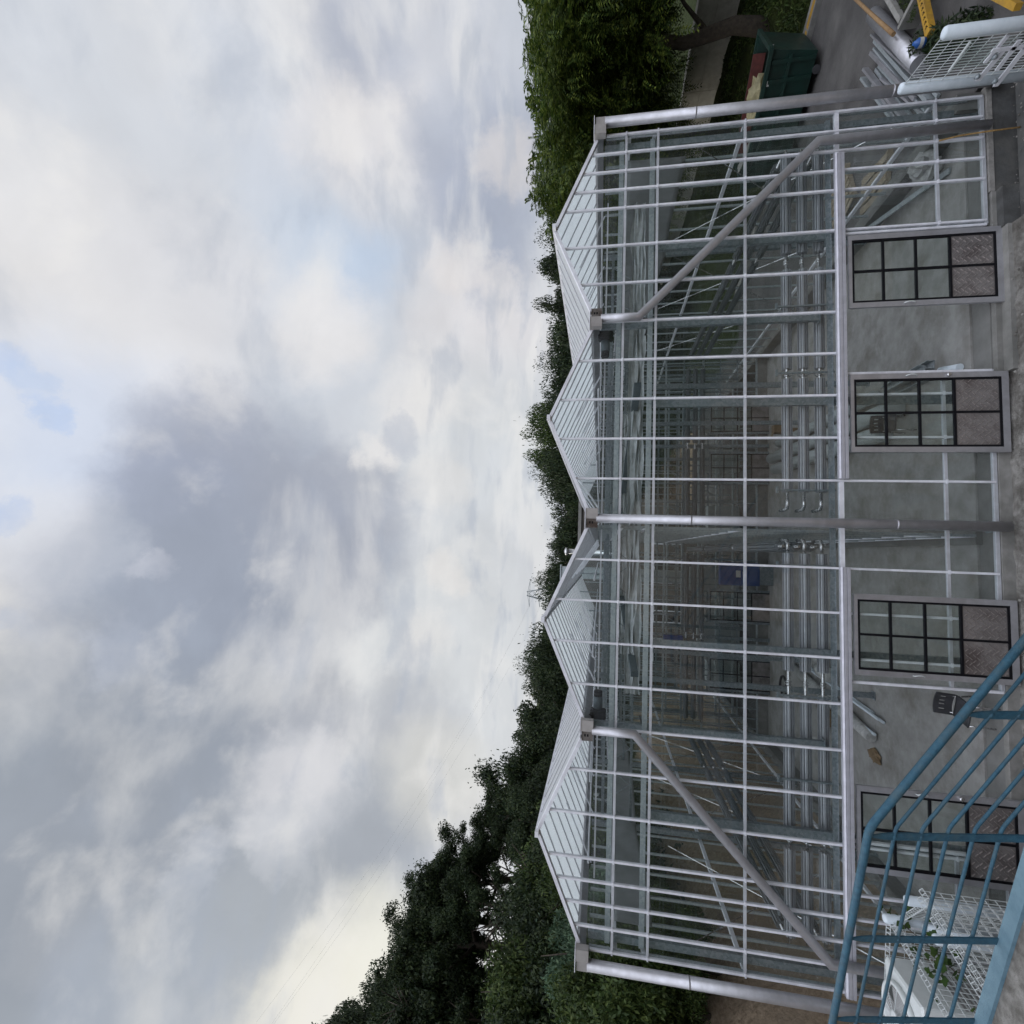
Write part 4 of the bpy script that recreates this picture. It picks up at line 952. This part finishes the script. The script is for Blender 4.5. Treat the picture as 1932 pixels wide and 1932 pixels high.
def post(x, y, zb, zt, r, parent):
    b = MB(); b.tube([(x, y, zb), (x, y, zt-.03), (x, y, zt-.008), (x, y, zt)], [r, r, r*.86, r*.5], 16); return b.build('padded_post', 'foam', parent)
t = thing('mesh_guard', (6.05, -1.1, -.3), 'white wire mesh guard between two padded posts by the right corner', 'guard')
post(6.11, -.64, -.3, 1.45, .07, t); post(5.96, -1.56, -.3, 1.45, .07, t)
mesh_panel((6.10, -.72, 0), (5.975, -1.48, 0), 1.42, -.2, .05, .15, t)
b = MB(); b.box(6.0, 6.006, -1.36, -.98, .45, 1.03); o = b.build('clear_sheet', 'doorglass', t)
b = MB(); b.bar((5.985, -1.37, 1.03), (5.985, -.97, 1.03), .03, .02); b.build('sheet_clip', 'wire', t)
t2 = thing('bracket_clutter', (5.9, -1.2, -.3), 'jumble of steel brackets and clamps hooked on the right mesh guard', 'brackets')
for (a, c, wd) in (((5.92, -.85, .62), (5.92, -1.25, .60), .05), ((5.90, -1.0, .50), (5.90, -1.4, .52), .04), ((5.93, -1.1, .70), (5.93, -1.45, .68), .035), ((5.90, -.75, .35), (5.90, -1.3, .38), .05), ((5.9, -1.3, .75), (5.9, -1.3, .3), .04)):
    b = MB(); b.bar(a, c, .02, wd*1.2); b.build('flat_bar', 'alu', t2)
for c in ((5.9, -1.22, .64), (5.9, -.95, .66), (5.89, -.86, .40)):
    b = MB(); b.lathe(c, [(.02, 0), (.032, .008), (.032, .03), (.012, .06)], 8, (-.3, .4, .8)); b.build('clamp', 'galv', t2)
solo(MB().tube([(5.74, -.05, .62), (5.735, -.12, .40), (5.70, -.20, .05), (5.66, -.27, -.27)], .011, 7), 'rope', 'rope', 'thin tan rope tied to the right lower glazing rail', 'rope')

t = thing('mesh_cage', (-5.6, -1.2, -.3), 'white wire mesh cage with padded posts around the outdoor unit', 'cage')
mesh_panel((-5.10, -.46, 0), (-5.52, -2.35, 0), 1.72, -.2, .06, .11, t)
mesh_panel((-5.10, -.46, 0), (-7.3, -.26, 0), 1.72, -.2, .06, .11, t)
mesh_panel((-4.32, -1.17, 0), (-4.72, -2.6, 0), 1.72, -.2, .06, .11, t)
mesh_panel((-4.45, -1.10, 0), (-4.90, -2.6, 0), 1.70, -.2, .06, .11, t)
mesh_panel((-4.45, -1.10, 0), (-5.10, -.46, 0), 1.60, -.2, .06, .11, t)
for x, y, z in ((-4.55, -.99, 1.78), (-5.08, -.50, 1.78), (-4.66, -1.45, 1.74)): post(x, y, -.3, z, .055, t)
b = MB(); b.tube([(-5.06, -.58, 1.35), (-4.98, -.78, 1.30), (-4.93, -.92, 1.05), (-4.92, -1.0, -.2)], .05, 12); b.build('padded_post', 'foam', t)
# outdoor unit
t = thing('outdoor_fan_unit', (-5.9, -.97, -.25), 'white outdoor cooling unit with a round top fan inside the mesh cage', 'cooling unit')
b = MB(); b.bbox(-6.36, -5.42, -1.42, -.66, -.2, 1.85, .02); b.build('casing', 'acwhite', t)
b = MB(); b.lathe((-5.86, -1.03, 1.852), [(.345, 0), (.345, .055), (.315, .06), (.30, .0)], 40); b.build('fan_shroud', 'acwhite', t)
b = MB()
for k in range(1, 12): 
    rr = .05+k*.0235; b.tube([(-5.86+rr*math.cos(a), -1.03+rr*math.sin(a), 1.905+.035*(1-(rr/.32)**2)) for a in [2*math.pi*i/36 for i in range(37)]], .0022, 4, smooth=False)
for k in range(8):
    a = 2*math.pi*k/8; b.bar((-5.86, -1.03, 1.94), (-5.86+.315*math.cos(a), -1.03+.315*math.sin(a), 1.905), .006, .006)
b.build('fan_grille', 'wire', t)
b = MB(); b.lathe((-5.86, -1.03, 1.84), [(.30, 0), (.30, .008)], 36); b.build('fan_well', 'acgrill', t)
b = MB(); b.lathe((-5.86, -1.03, 1.93), [(.075, 0), (.08, .012), (.05, .02)], 20); b.build('fan_hub', 'acwhite', t)
b = MB()
for k in range(4):
    a = math.pi/2*k; p = Vector((-5.86, -1.03, 1.88)); c = Vector((math.cos(a), math.sin(a), 0)); s_ = Vector((-math.sin(a), math.cos(a), 0))
    b.poly([p+c*.06+s_*.03+Vector((0, 0, .02)), p+c*.28+s_*.10+Vector((0, 0, .02)), p+c*.28-s_*.08-Vector((0, 0, .02)), p+c*.06-s_*.03-Vector((0, 0, .02)),
            p+c*.06+s_*.03+Vector((0, 0, .026)), p+c*.28+s_*.10+Vector((0, 0, .026)), p+c*.28-s_*.08-Vector((0, 0, .014)), p+c*.06-s_*.03-Vector((0, 0, .014))], [(0, 1, 2, 3), (7, 6, 5, 4), (0, 4, 5, 1), (1, 5, 6, 2), (2, 6, 7, 3), (3, 7, 4, 0)])
b.build('fan_blade', 'acgrill', t)
b = MB()
for k in range(22): b.box(-5.418, -5.412, -1.36, -.72, .1+k*.06, .13+k*.06)
b.build('louvre_panel', 'acgrill', t)
# ivy on the cage
def ivy(c, n, seed):
    r_ = np.random.default_rng(seed); pts = []
    b = MB()
    for i in range(n):
        p = Vector(c)+Vector((r_.normal()*.10, r_.normal()*.16, r_.normal()*.09)); nn = Vector((.6+r_.normal()*.4, r_.normal()*.5, .7)).normalized()
        a = nn.cross(Vector((r_.normal(), r_.normal(), .2))).normalized(); q = nn.cross(a); s = .032+.022*r_.random()
        k = [(0, -1), (.45, -.75), (1, -.25), (.55, .05), (.5, .5), (0, 1), (-.5, .5), (-.55, .05), (-1, -.25), (-.45, -.75)]
        b.poly([p+a*x*s+q*y*s for x, y in k]+[p+nn*.003+a*x*s+q*y*s for x, y in k], [tuple(range(10)), tuple(range(19, 9, -1))])
    return b
t = thing('ivy', (-5.1, -1.2, 1.2), 'green lobed ivy leaves climbing the white mesh cage', 'ivy')
fo = MB()
for c_, n_i, sd_ in (((-5.08, -.55, 1.62), 12, 1), ((-5.1, -.95, 1.42), 10, 2), ((-5.12, -1.2, 1.5), 26, 4), ((-4.9, -.9, 1.55), 5, 5)):
    q_ = ivy(c_, n_i, sd_); fo.poly(q_.v, q_.f)
fo.build('foliage', 'leafE', t)
MB().tube([(-5.13, -1.3, -.2), (-5.12, -1.25, .7), (-5.13, -1.2, 1.4), (-5.1, -.95, 1.45), (-5.08, -.55, 1.6)], .006, 6).build('stem', 'bark', t)

# ------------------------------------------------------------------ stair railing near the camera
rl = thing('stair_railing', (-2.17, -4.45, 2.79), 'blue tubular stair railing with flat bar posts turning at a landing', 'railing')
C0 = Vector((-2.173, -4.505, 3.7726)); CE = Vector((-.9657, -4.6073, 2.9761)); CL = Vector((-3.799, -3.924, 3.7636))
d1 = CE-C0; d2 = CL-C0
e1 = C0+d1*2.6; e2 = C0+d2*2.4
B0 = Vector((-2.1485, -4.334, 2.795))
def bend(p, a, c, r):
    u_ = (a-p).normalized(); v_ = (c-p).normalized(); return [p+u_*r, p+u_*r*.3+v_*r*.3, p+v_*r]
b = MB(); b.tube([e1]+bend(C0, e1, e2, .05)+[C0+d2*.985, C0+d2*1.4, e2], [.0238]*7, 14); b.build('handrail', 'blue', rl)
off = Vector((0.004, .03, -.163))
for k in range(1, 6):
    o = off*k
    b = MB(); b.tube([e1+o]+bend(C0+o, e1+o, e2+o, .03)+[e2+o], .0108, 8)
    for dd_, fr in ((d2, (.035, .53, .97, 1.45)), (d1, (.62, 1.25))):
        for q_ in fr: b.lathe(C0+o+dd_*q_-dd_.normalized()*.016, [(.010, 0), (.0152, .010), (.0152, .022), (.010, .032)], 8, dd_)
    b.build('rail_bar', 'blue', rl)
def fpost(p):
    q = p+Vector((.02, .17, -1.0)); d = (q-p).normalized()
    b = MB()
    # flat bar tapered at the head where it meets the tube
    ax_ = Vector((.5, .86, 0)).normalized()
    ring = []
    for t_, w_ in ((.015, .012), (.09, .042), (.16, .054), (1.0, .054)):
        c = p.lerp(q, t_); a = ax_.cross(d).normalized()
        a = Vector((.94, -.34, 0)); n_2 = d.cross(a).normalized()
        ring.append([c+a*w_/2+n_2*.005, c-a*w_/2+n_2*.005, c-a*w_/2-n_2*.005, c+a*w_/2-n_2*.005])
    b.loft(ring); b.build('post', 'blue', rl)
for f_ in (.035, .53, .97, 1.45, 1.95): fpost(C0+d2*f_)
for f_ in (.62, 1.25, 1.9): fpost(C0+d1*f_)
b = MB()
q0 = B0-d2*.02; q1 = B0+d2*2.4; nb = Vector((-.33, -.94, 0))
b.poly([q0+Vector((0, 0, .003)), q1+Vector((0, 0, .003)), q1+nb*.10+Vector((0, 0, .003)), q0+nb*.10+Vector((0, 0, .003)), q0-Vector((0, 0, .10)), q1-Vector((0, 0, .10)), q1+nb*.10-Vector((0, 0, .10)), q0+nb*.10-Vector((0, 0, .10))],
       [(0, 1, 2, 3), (7, 6, 5, 4), (0, 4, 5, 1), (1, 5, 6, 2), (2, 6, 7, 3), (3, 7, 4, 0)])
b.build('base_channel', 'blue_lt', rl)
# landing and flight of steps it stands on
ld = thing('concrete_staircase', (-3, -5, 0), 'rough concrete stair landing under the blue railing', 'staircase')
b = MB(); q0n = q0+nb*.101; q1n = q1+nb*.101
P2 = [q0n, q1n, q1n+Vector((-.6, -2.2, 0)), q0n+Vector((-.0, -2.0, 0))]
b.poly([p-Vector((0, 0, .02)) for p in P2]+[Vector((p.x, p.y, -.3)) for p in P2], [(0, 1, 2, 3), (0, 4, 5, 1), (1, 5, 6, 2), (2, 6, 7, 3), (3, 7, 4, 0)])
b.build('landing', 'concrete_rough', ld)
b = MB(); st = Vector((d1.x, d1.y, 0)).normalized(); sn = Vector((-st.y, st.x, 0))
for k in range(14):
    a = q0n+st*(.02+.27*k); z = 2.775-.178*(k+1)
    if z < -.2: break
    pp = [a-sn*.0, a+st*.27-sn*.0, a+st*.27-sn*1.5, a-sn*1.5]
    b.poly([Vector((p.x, p.y, z)) for p in pp]+[Vector((p.x, p.y, z-.5)) for p in pp], [(0, 3, 2, 1)[::-1], (0, 4, 5, 1), (1, 5, 6, 2), (2, 6, 7, 3), (3, 7, 4, 0), (4, 7, 6, 5)])
b.build('step_flight', 'concrete_rough', ld)

# ------------------------------------------------------------------ trees
def crown_blobs(kind, rng):
    """clump centres and radii in a unit crown: x,y in [-1,1], z in [0,1]"""
    out = []
    if kind == 'loose':          # clumps strung along separate ascending limbs, sky between them
        for k in range(13):
            a = 2.4*k+rng.normal()*.3; t0 = .12+.62*k/12; reach = (.95-.55*t0)*(.75+.4*rng.random()); rise = .18+.25*rng.random()
            for q in range(5):
                f = .35+.65*q/4
                p = np.array([math.cos(a)*reach*f, math.sin(a)*reach*f, min(.93, t0+rise*f)])+rng.normal(size=3)*np.array([.07, .07, .03])
                out.append((p, .075+.085*rng.random()))
        for q in range(8): out.append((np.array([rng.normal()*.12, rng.normal()*.12, .70+.03*q]), .07+.06*rng.random()))
        return out
    n = {'dense': 95, 'feather': 110, 'bush': 40}[kind]
    for _ in range(n):
        d = rng.normal(size=3); d /= np.linalg.norm(d); r = rng.random()**.45
        p = d*r*np.array([.84, .84, .44])+np.array([0, 0, .5])
        if kind == 'bush': p[2] = abs(p[2])*.9
        rad = .08+.20*rng.random()**1.6
        if kind == 'feather': rad = (.17+.14*rng.random())*.88
        if kind == 'bush': rad = .11+.18*rng.random()
        out.append((p, rad))
    return out
def make_crown(kind, leaf, per, size, seed, m):
    rng = np.random.default_rng(seed); q = []
    for p, r in crown_blobs(kind, rng):
        e_ = .7+.7*rng.random(3); q.append(leaf_cloud(p, (r*1.15*e_[0], r*1.15*e_[1], r*.72*e_[2]), max(40, int(per*(r/.22)**2)), size*(.75+.5*rng.random()), rng, droop=.3, soft=.35 if kind == 'loose' else .12))
    q = np.concatenate(q)
    me = quads_obj('crown_source', q, m).data
    bpy.data.objects.remove(bpy.data.objects['crown_source'])
    return me
def make_frond_crown(seed, nfr, m):
    """crown of drooping feathered sprays: each spray a row of paired narrow leaflets"""
    rng = np.random.default_rng(seed); q = []
    bl = crown_blobs('feather', rng)
    per = nfr//len(bl)
    for p, r in bl:
        d = rng.normal(size=(per, 3)); d /= np.linalg.norm(d, axis=1)[:, None]
        pos = p+d*(rng.random(per)**.4)[:, None]*np.array([r*1.2, r*1.2, r*.62])
        ax = d*.7+rng.normal(size=(per, 3))*.5; ax[:, 2] = ax[:, 2]*.5+.05; ax /= np.linalg.norm(ax, axis=1)[:, None]
        side = np.cross(ax, np.array([0, 0, 1.0])); side /= np.linalg.norm(side, axis=1)[:, None]+1e-6
        up = np.cross(side, ax)
        ln = .056*(.7+.6*rng.random(per))[:, None]
        for k in range(7):
            t = k/6
            c = pos+ax*ln*t-np.array([0, 0, 1.0])*ln*.45*t*t
            for s in (1, -1):
                tip = c+side*s*ln*.42*(1-.35*abs(t-.4))+ax*ln*.16-up*ln*.06
                wd = ax*ln*.075
                q.append(np.stack([c-wd*.6, (c+tip)/2-wd, tip, (c+tip)/2+wd], 1))
    o = quads_obj('crown_source', np.concatenate(q), m); me = o.data; bpy.data.objects.remove(o); return me
CR = {
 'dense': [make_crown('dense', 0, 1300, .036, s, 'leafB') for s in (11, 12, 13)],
 'loose': [make_crown('loose', 0, 1500, .034, s, 'leafB') for s in (21, 22)],
 'mid': [make_crown('dense', 0, 1300, .034, s, 'leafC') for s in (31, 32)],
 'feather': [make_frond_crown(s, 24000, 'leafA') for s in (41, 42)],
 'blue': [make_crown('bush', 0, 1500, .042, 51, 'leafD')],
 'bush': [make_crown('bush', 0, 1500, .036, s, 'leafC') for s in (61, 62)],
}
def trunk_mesh(h, hc, r, seed, limbs):
    """tapered trunk from 0 to crown height with limbs reaching into the crown"""
    rn = random.Random(seed); b = MB()
    lean = Vector((rn.uniform(-.05, .05), rn.uniform(-.05, .05), 0))*h
    pts = [Vector((0, 0, -.4))]+[Vector((lean.x*t*t+rn.uniform(-.02, .02)*h, lean.y*t*t+rn.uniform(-.02, .02)*h, h*t)) for t in (.12, .3, .5, .7, .88)]
    b.tube(pts, [r*1.35, r*1.1, r*.9, r*.68, r*.42, r*.15], 9)
    for k in range(limbs):
        t = rn.uniform(.32, .75); i = min(4, int(t*5.2)); p = pts[i].lerp(pts[i+1], .5)
        a = rn.uniform(0, 6.28); d = Vector((math.cos(a), math.sin(a), rn.uniform(.4, 1.0))); l = hc*rn.uniform(.5, .85)
        e = p+d.normalized()*l
        m_ = p.lerp(e, .5)+Vector((rn.uniform(-.1, .1)*l, rn.uniform(-.1, .1)*l, -.06*l))
        b.tube([p, m_, e], [r*.42, r*.26, r*.06], 6)
        for _ in range(2):
            f_ = p.lerp(e, rn.uniform(.4, .8)); g_ = f_+Vector((rn.uniform(-1, 1), rn.uniform(-1, 1), rn.uniform(.1, .9))).normalized()*l*.45
            b.tube([f_, g_], [r*.16, r*.04], 5)
    return b
def tree(name, x, y, z0, z1, zc, rad, kind, idx, label, cat='tree', group=None, tr=.16, limbs=7, rot=None):
    t = thing(name, (x, y, z0), label, cat, group)
    me = CR[kind][idx % len(CR[kind])]
    c = bpy.data.objects.new('crown', me); COL.objects.link(c); c.parent = t
    c.location = (0, 0, zc-z0); c.scale = (rad, rad, (z1-zc)/.98); c.rotation_euler.z = rot if rot is not None else random.uniform(0, 6.28)
    if tr:
        b = trunk_mesh(z1-z0, rad, tr, idx*7+int(x*10), limbs); b.v = [(vx+x, vy+y, vz+z0) for vx, vy, vz in b.v]
        b.build('trunk' if cat == 'tree' else 'stem', 'bark', t)
    return t
def spot(px, py, dist):
    """ground point and top height of a tree whose tip shows at (px,py) and stands dist metres away"""
    d = bearing(px, py); h = math.hypot(d.x, d.y)
    return CAM.x+d.x/h*dist, CAM.y+d.y/h*dist, CAM.z+d.z/h*dist
def put(px, py, dist, rad, kind, idx, label, low=.15, group=None, name='broadleaf_tree', tr=.2, cat='tree', limbs=7, up=0):
    x, y, zt = spot(px, py, dist); z0 = hgt(x, y)
    zc = z0+(zt-z0)*low
    return tree(name, x, y, z0, zt+up, zc, rad, kind, idx, label, cat, group, tr, limbs)
# feathery trees on the right
put(965, 120, 24.5, 5.4, 'feather', 0, 'largest feathery bright green tree right of the greenhouse, forked trunk behind the skip', .31, name='feathery_tree', tr=.23)
put(985, -40, 27, 4.8, 'feather', 1, 'feathery green tree cut by the right end of the view', .31, name='feathery_tree', tr=.26)
put(1002, 300, 28, 4.6, 'feather', 1, 'feathery green tree just over the right gable slope', .16, name='feathery_tree', tr=.24)
# wood behind, from right to left
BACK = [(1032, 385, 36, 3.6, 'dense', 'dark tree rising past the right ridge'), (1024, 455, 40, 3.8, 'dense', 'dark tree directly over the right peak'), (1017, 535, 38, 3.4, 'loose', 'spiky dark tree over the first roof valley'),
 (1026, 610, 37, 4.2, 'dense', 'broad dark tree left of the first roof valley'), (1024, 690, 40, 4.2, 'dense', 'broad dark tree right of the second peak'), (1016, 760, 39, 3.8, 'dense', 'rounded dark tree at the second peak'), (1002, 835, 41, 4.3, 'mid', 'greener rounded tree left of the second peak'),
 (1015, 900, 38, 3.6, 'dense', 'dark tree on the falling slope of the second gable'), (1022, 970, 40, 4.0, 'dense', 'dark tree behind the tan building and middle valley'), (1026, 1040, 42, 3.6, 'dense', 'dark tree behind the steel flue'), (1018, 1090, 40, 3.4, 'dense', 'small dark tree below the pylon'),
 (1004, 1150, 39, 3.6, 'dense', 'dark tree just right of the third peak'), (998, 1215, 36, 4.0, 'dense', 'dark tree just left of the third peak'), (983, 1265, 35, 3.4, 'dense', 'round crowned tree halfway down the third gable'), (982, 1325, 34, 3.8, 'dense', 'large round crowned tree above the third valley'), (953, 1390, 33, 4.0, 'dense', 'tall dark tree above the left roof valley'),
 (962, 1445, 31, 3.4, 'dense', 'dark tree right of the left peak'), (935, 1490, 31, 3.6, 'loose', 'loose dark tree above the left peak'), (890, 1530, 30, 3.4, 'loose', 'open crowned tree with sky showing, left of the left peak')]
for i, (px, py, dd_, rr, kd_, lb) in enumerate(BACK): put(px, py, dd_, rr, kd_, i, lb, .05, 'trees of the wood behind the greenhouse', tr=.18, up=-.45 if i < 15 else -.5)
# trees climbing the bank on the left
LEFT = [(848, 1575, 25, 2.3, 'loose', 'tall sparse tree with bare limbs against the sky on the left hill', .55), (772, 1632, 26, 2.6, 'loose', 'tallest thin crowned tree with a bent trunk on the left hill', .52), (790, 1690, 24, 2.0, 'loose', 'ragged tall tree leaning over the left hillside', .5), (706, 1752, 25, 2.7, 'loose', 'high tree at the crest of the left hill', .45),
 (700, 1835, 26, 2.7, 'loose', 'high tree left of the crest with sky gaps', .42), (648, 1876, 27, 1.5, 'dense', 'pointed dark tree near the left edge of the view', .4), (568, 1925, 29, 2.0, 'dense', 'topmost dark tree at the left edge of the view', .4), (735, 1705, 27, 2.4, 'loose', 'thin tree behind the ragged leaning one on the left hill', .45), (697, 1795, 28, 2.6, 'dense', 'rounded dark tree behind the crest trees on the left hill', .45), (600, 2000, 26, 4.0, 'dense', 'tree cut by the left end of the view', .2), (800, 1900, 25, 2.6, 'loose', 'ragged tree under the topmost one at the left edge', .3),
 (905, 1540, 23, 2.2, 'dense', 'round dark tree between the sparse trees and the left peak', .3), (935, 1610, 21, 2.6, 'mid', 'lower green tree right of the sparse tall trees', .1), (900, 1700, 20, 2.6, 'dense', 'dark leafy tree below the hill crest', .08), (900, 1790, 19, 2.6, 'dense', 'dark leafy tree lower left on the hillside', .05), (880, 1860, 18.5, 2.4, 'mid', 'greener leafy tree low on the left hillside', .05), (860, 1935, 18, 2.6, 'dense', 'dark tree at the lower left edge of the hillside', .05)]
for i, (px, py, dd_, rr, kd_, lb, lw) in enumerate(LEFT): put(px, py, dd_, rr, kd_, i+3, lb, lw, 'trees on the left hillside', tr=.2, limbs=13, up=-.9)
# shrubs at the top of the earth bank
SH = [(985, 1790, 15.5, 1.9, 'blue', 'feathery blue green shrub left of the left gutter end'), (1040, 1700, 17, 1.6, 'blue', 'smaller blue green shrub showing over the left roof slope'), (1090, 1870, 14.2, 1.7, 'bush', 'mid green shrub below the blue green one'), (1030, 1925, 14.5, 1.9, 'bush', 'mid green shrub at the left edge above the earth bank'), (1010, 1640, 18, 1.8, 'bush', 'green shrub behind the left gable'),
 (1160, 1800, 14.5, 1.4, 'bush', 'green shrub seen through the left glass wall'), (1150, 1690, 17.5, 1.9, 'bush', 'green shrub seen through the left gable glass'), (1150, 1590, 20, 1.9, 'bush', 'dark shrub deep behind the left glass wall')]
for i, (px, py, dd_, rr, kd_, lb) in enumerate(SH): put(px, py, dd_, rr, kd_, i, lb, .0, 'shrubs on top of the earth bank', name='shrub', tr=.05, cat='shrub', limbs=4)
# dark undergrowth filling the foot of the wood
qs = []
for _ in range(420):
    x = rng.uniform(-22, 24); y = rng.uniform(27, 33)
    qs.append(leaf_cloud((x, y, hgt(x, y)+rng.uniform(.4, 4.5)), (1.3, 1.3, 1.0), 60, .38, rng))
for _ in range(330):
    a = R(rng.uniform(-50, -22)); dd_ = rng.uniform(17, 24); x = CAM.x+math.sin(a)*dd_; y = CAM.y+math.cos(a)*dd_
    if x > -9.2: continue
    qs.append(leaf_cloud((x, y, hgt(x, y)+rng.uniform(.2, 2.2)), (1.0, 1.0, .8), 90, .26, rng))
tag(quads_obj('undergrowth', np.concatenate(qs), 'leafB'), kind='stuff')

# ------------------------------------------------------------------ buildings and the far things
t = thing('tan_building', (-2, 24, 0), 'tan rendered building behind the greenhouse, only its roof edge clear', 'building')
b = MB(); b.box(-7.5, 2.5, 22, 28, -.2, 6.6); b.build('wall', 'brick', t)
b = MB(); b.box(-7.6, 2.6, 21.9, 28.1, 6.6, 6.78); b.build('parapet', 'kerb', t)
for x in (-6.5, -4.3, -2.1, .1):
    for z in (.9, 3.6):
        b = MB(); b.box(x, x+1.2, 21.97, 21.99, z, z+1.5); wn = b.build('window', 'windark', t)
        f_ = MB(); f_.box(x-.06, x, 21.94, 21.985, z-.06, z+1.56); f_.box(x+1.2, x+1.26, 21.94, 21.985, z-.06, z+1.56); f_.box(x, x+1.2, 21.942, 21.985, z+1.5, z+1.56); f_.box(x, x+1.2, 21.942, 21.985, z-.06, z); f_.box(x+.57, x+.63, 21.945, 21.985, z, z+1.5); f_.build('frame', 'alu', wn)
t = thing('flue_pipe', (-.53, 18, 0), 'short stainless flue pipe with a cap rising over the roof', 'flue')
b = MB(); b.tube([(-.53, 18, -.2), (-.53, 18, 7.05)], .13, 14); b.build('stack', 'steel', t)
b = MB(); b.lathe((-.53, 18, 7.08), [(.12, 0), (.2, .03), (.2, .12), (.05, .2)], 14); b.build('cap', 'steel', t)
b = MB(); b.bbox(-1.9, -1.3, 18, 18.5, -.2, 7.4, .03); b.box(-1.98, -1.22, 17.95, 18.55, 7.4, 7.46)
solo(b, 'vent_cowl', 'galv_light', 'small pale boxed vent behind the third gable', 'vent')
t = thing('power_pylon', (-11.5, 120, 0), 'lattice steel power pylon top far behind the trees', 'pylon')
b = MB(); zt = 23.5; z0 = hgt(-11.5, 120)-1
lv = [z0+(zt-z0)*k/9 for k in range(10)]
def pw(z): return 2.6*(1-(z-z0)/(zt-z0))+.5
for a, c in zip(lv[:-1], lv[1:]):
    wa, wc = pw(a), pw(c); k = [(1, 1), (1, -1), (-1, -1), (-1, 1)]
    for i in range(4):
        p, q = k[i], k[(i+1) % 4]
        b.bar((-11.5+p[0]*wa, 120+p[1]*wa, a), (-11.5+p[0]*wc, 120+p[1]*wc, c), .1, .1)
        b.bar((-11.5+p[0]*wa, 120+p[1]*wa, a), (-11.5+q[0]*wc, 120+q[1]*wc, c), .06, .06); b.bar((-11.5+p[0]*wc, 120+p[1]*wc, c), (-11.5+q[0]*wa, 120+q[1]*wa, a), .06, .06)
b.build('lattice_mast', 'galv', t)
b = MB()
for z in (20.2, 22.8):
    for s in (1, -1): b.bar((-11.5, 120, z+.6), (-11.5+s*3.2, 120, z), .08, .08); b.bar((-11.5, 120, z), (-11.5+s*3.2, 120, z), .08, .08)
b.build('cross_arm', 'galv', t)
for i, (s, z) in enumerate(((1, 20.2), (-1, 20.2), (-1, 22.8))):
    b = MB(); p0 = Vector((-11.5+s*3.2, 120, z)); p1 = Vector((-75, 60, z+34)); b.tube([p0.lerp(p1, k/14)-Vector((0, 0, 3.0*4*(k/14)*(1-k/14))) for k in range(15)], .009, 4)
    tag(b.build('power_line', 'acwhite'), ['lowest thin power line slanting up left from the pylon', 'middle thin power line slanting up left from the pylon', 'topmost thin power line slanting up left from the pylon'][i], 'power line')

# ------------------------------------------------------------------ render settings
scene.render.engine = 'CYCLES'
scene.cycles.transparent_max_bounces = 40; scene.cycles.max_bounces = 8; scene.cycles.diffuse_bounces = 3; scene.cycles.glossy_bounces = 3
scene.cycles.use_denoising = True
scene.cycles.caustics_reflective = False; scene.cycles.caustics_refractive = False
scene.view_settings.view_transform = 'Standard'; scene.view_settings.look = 'None'; scene.view_settings.exposure = 0; scene.view_settings.gamma = 1
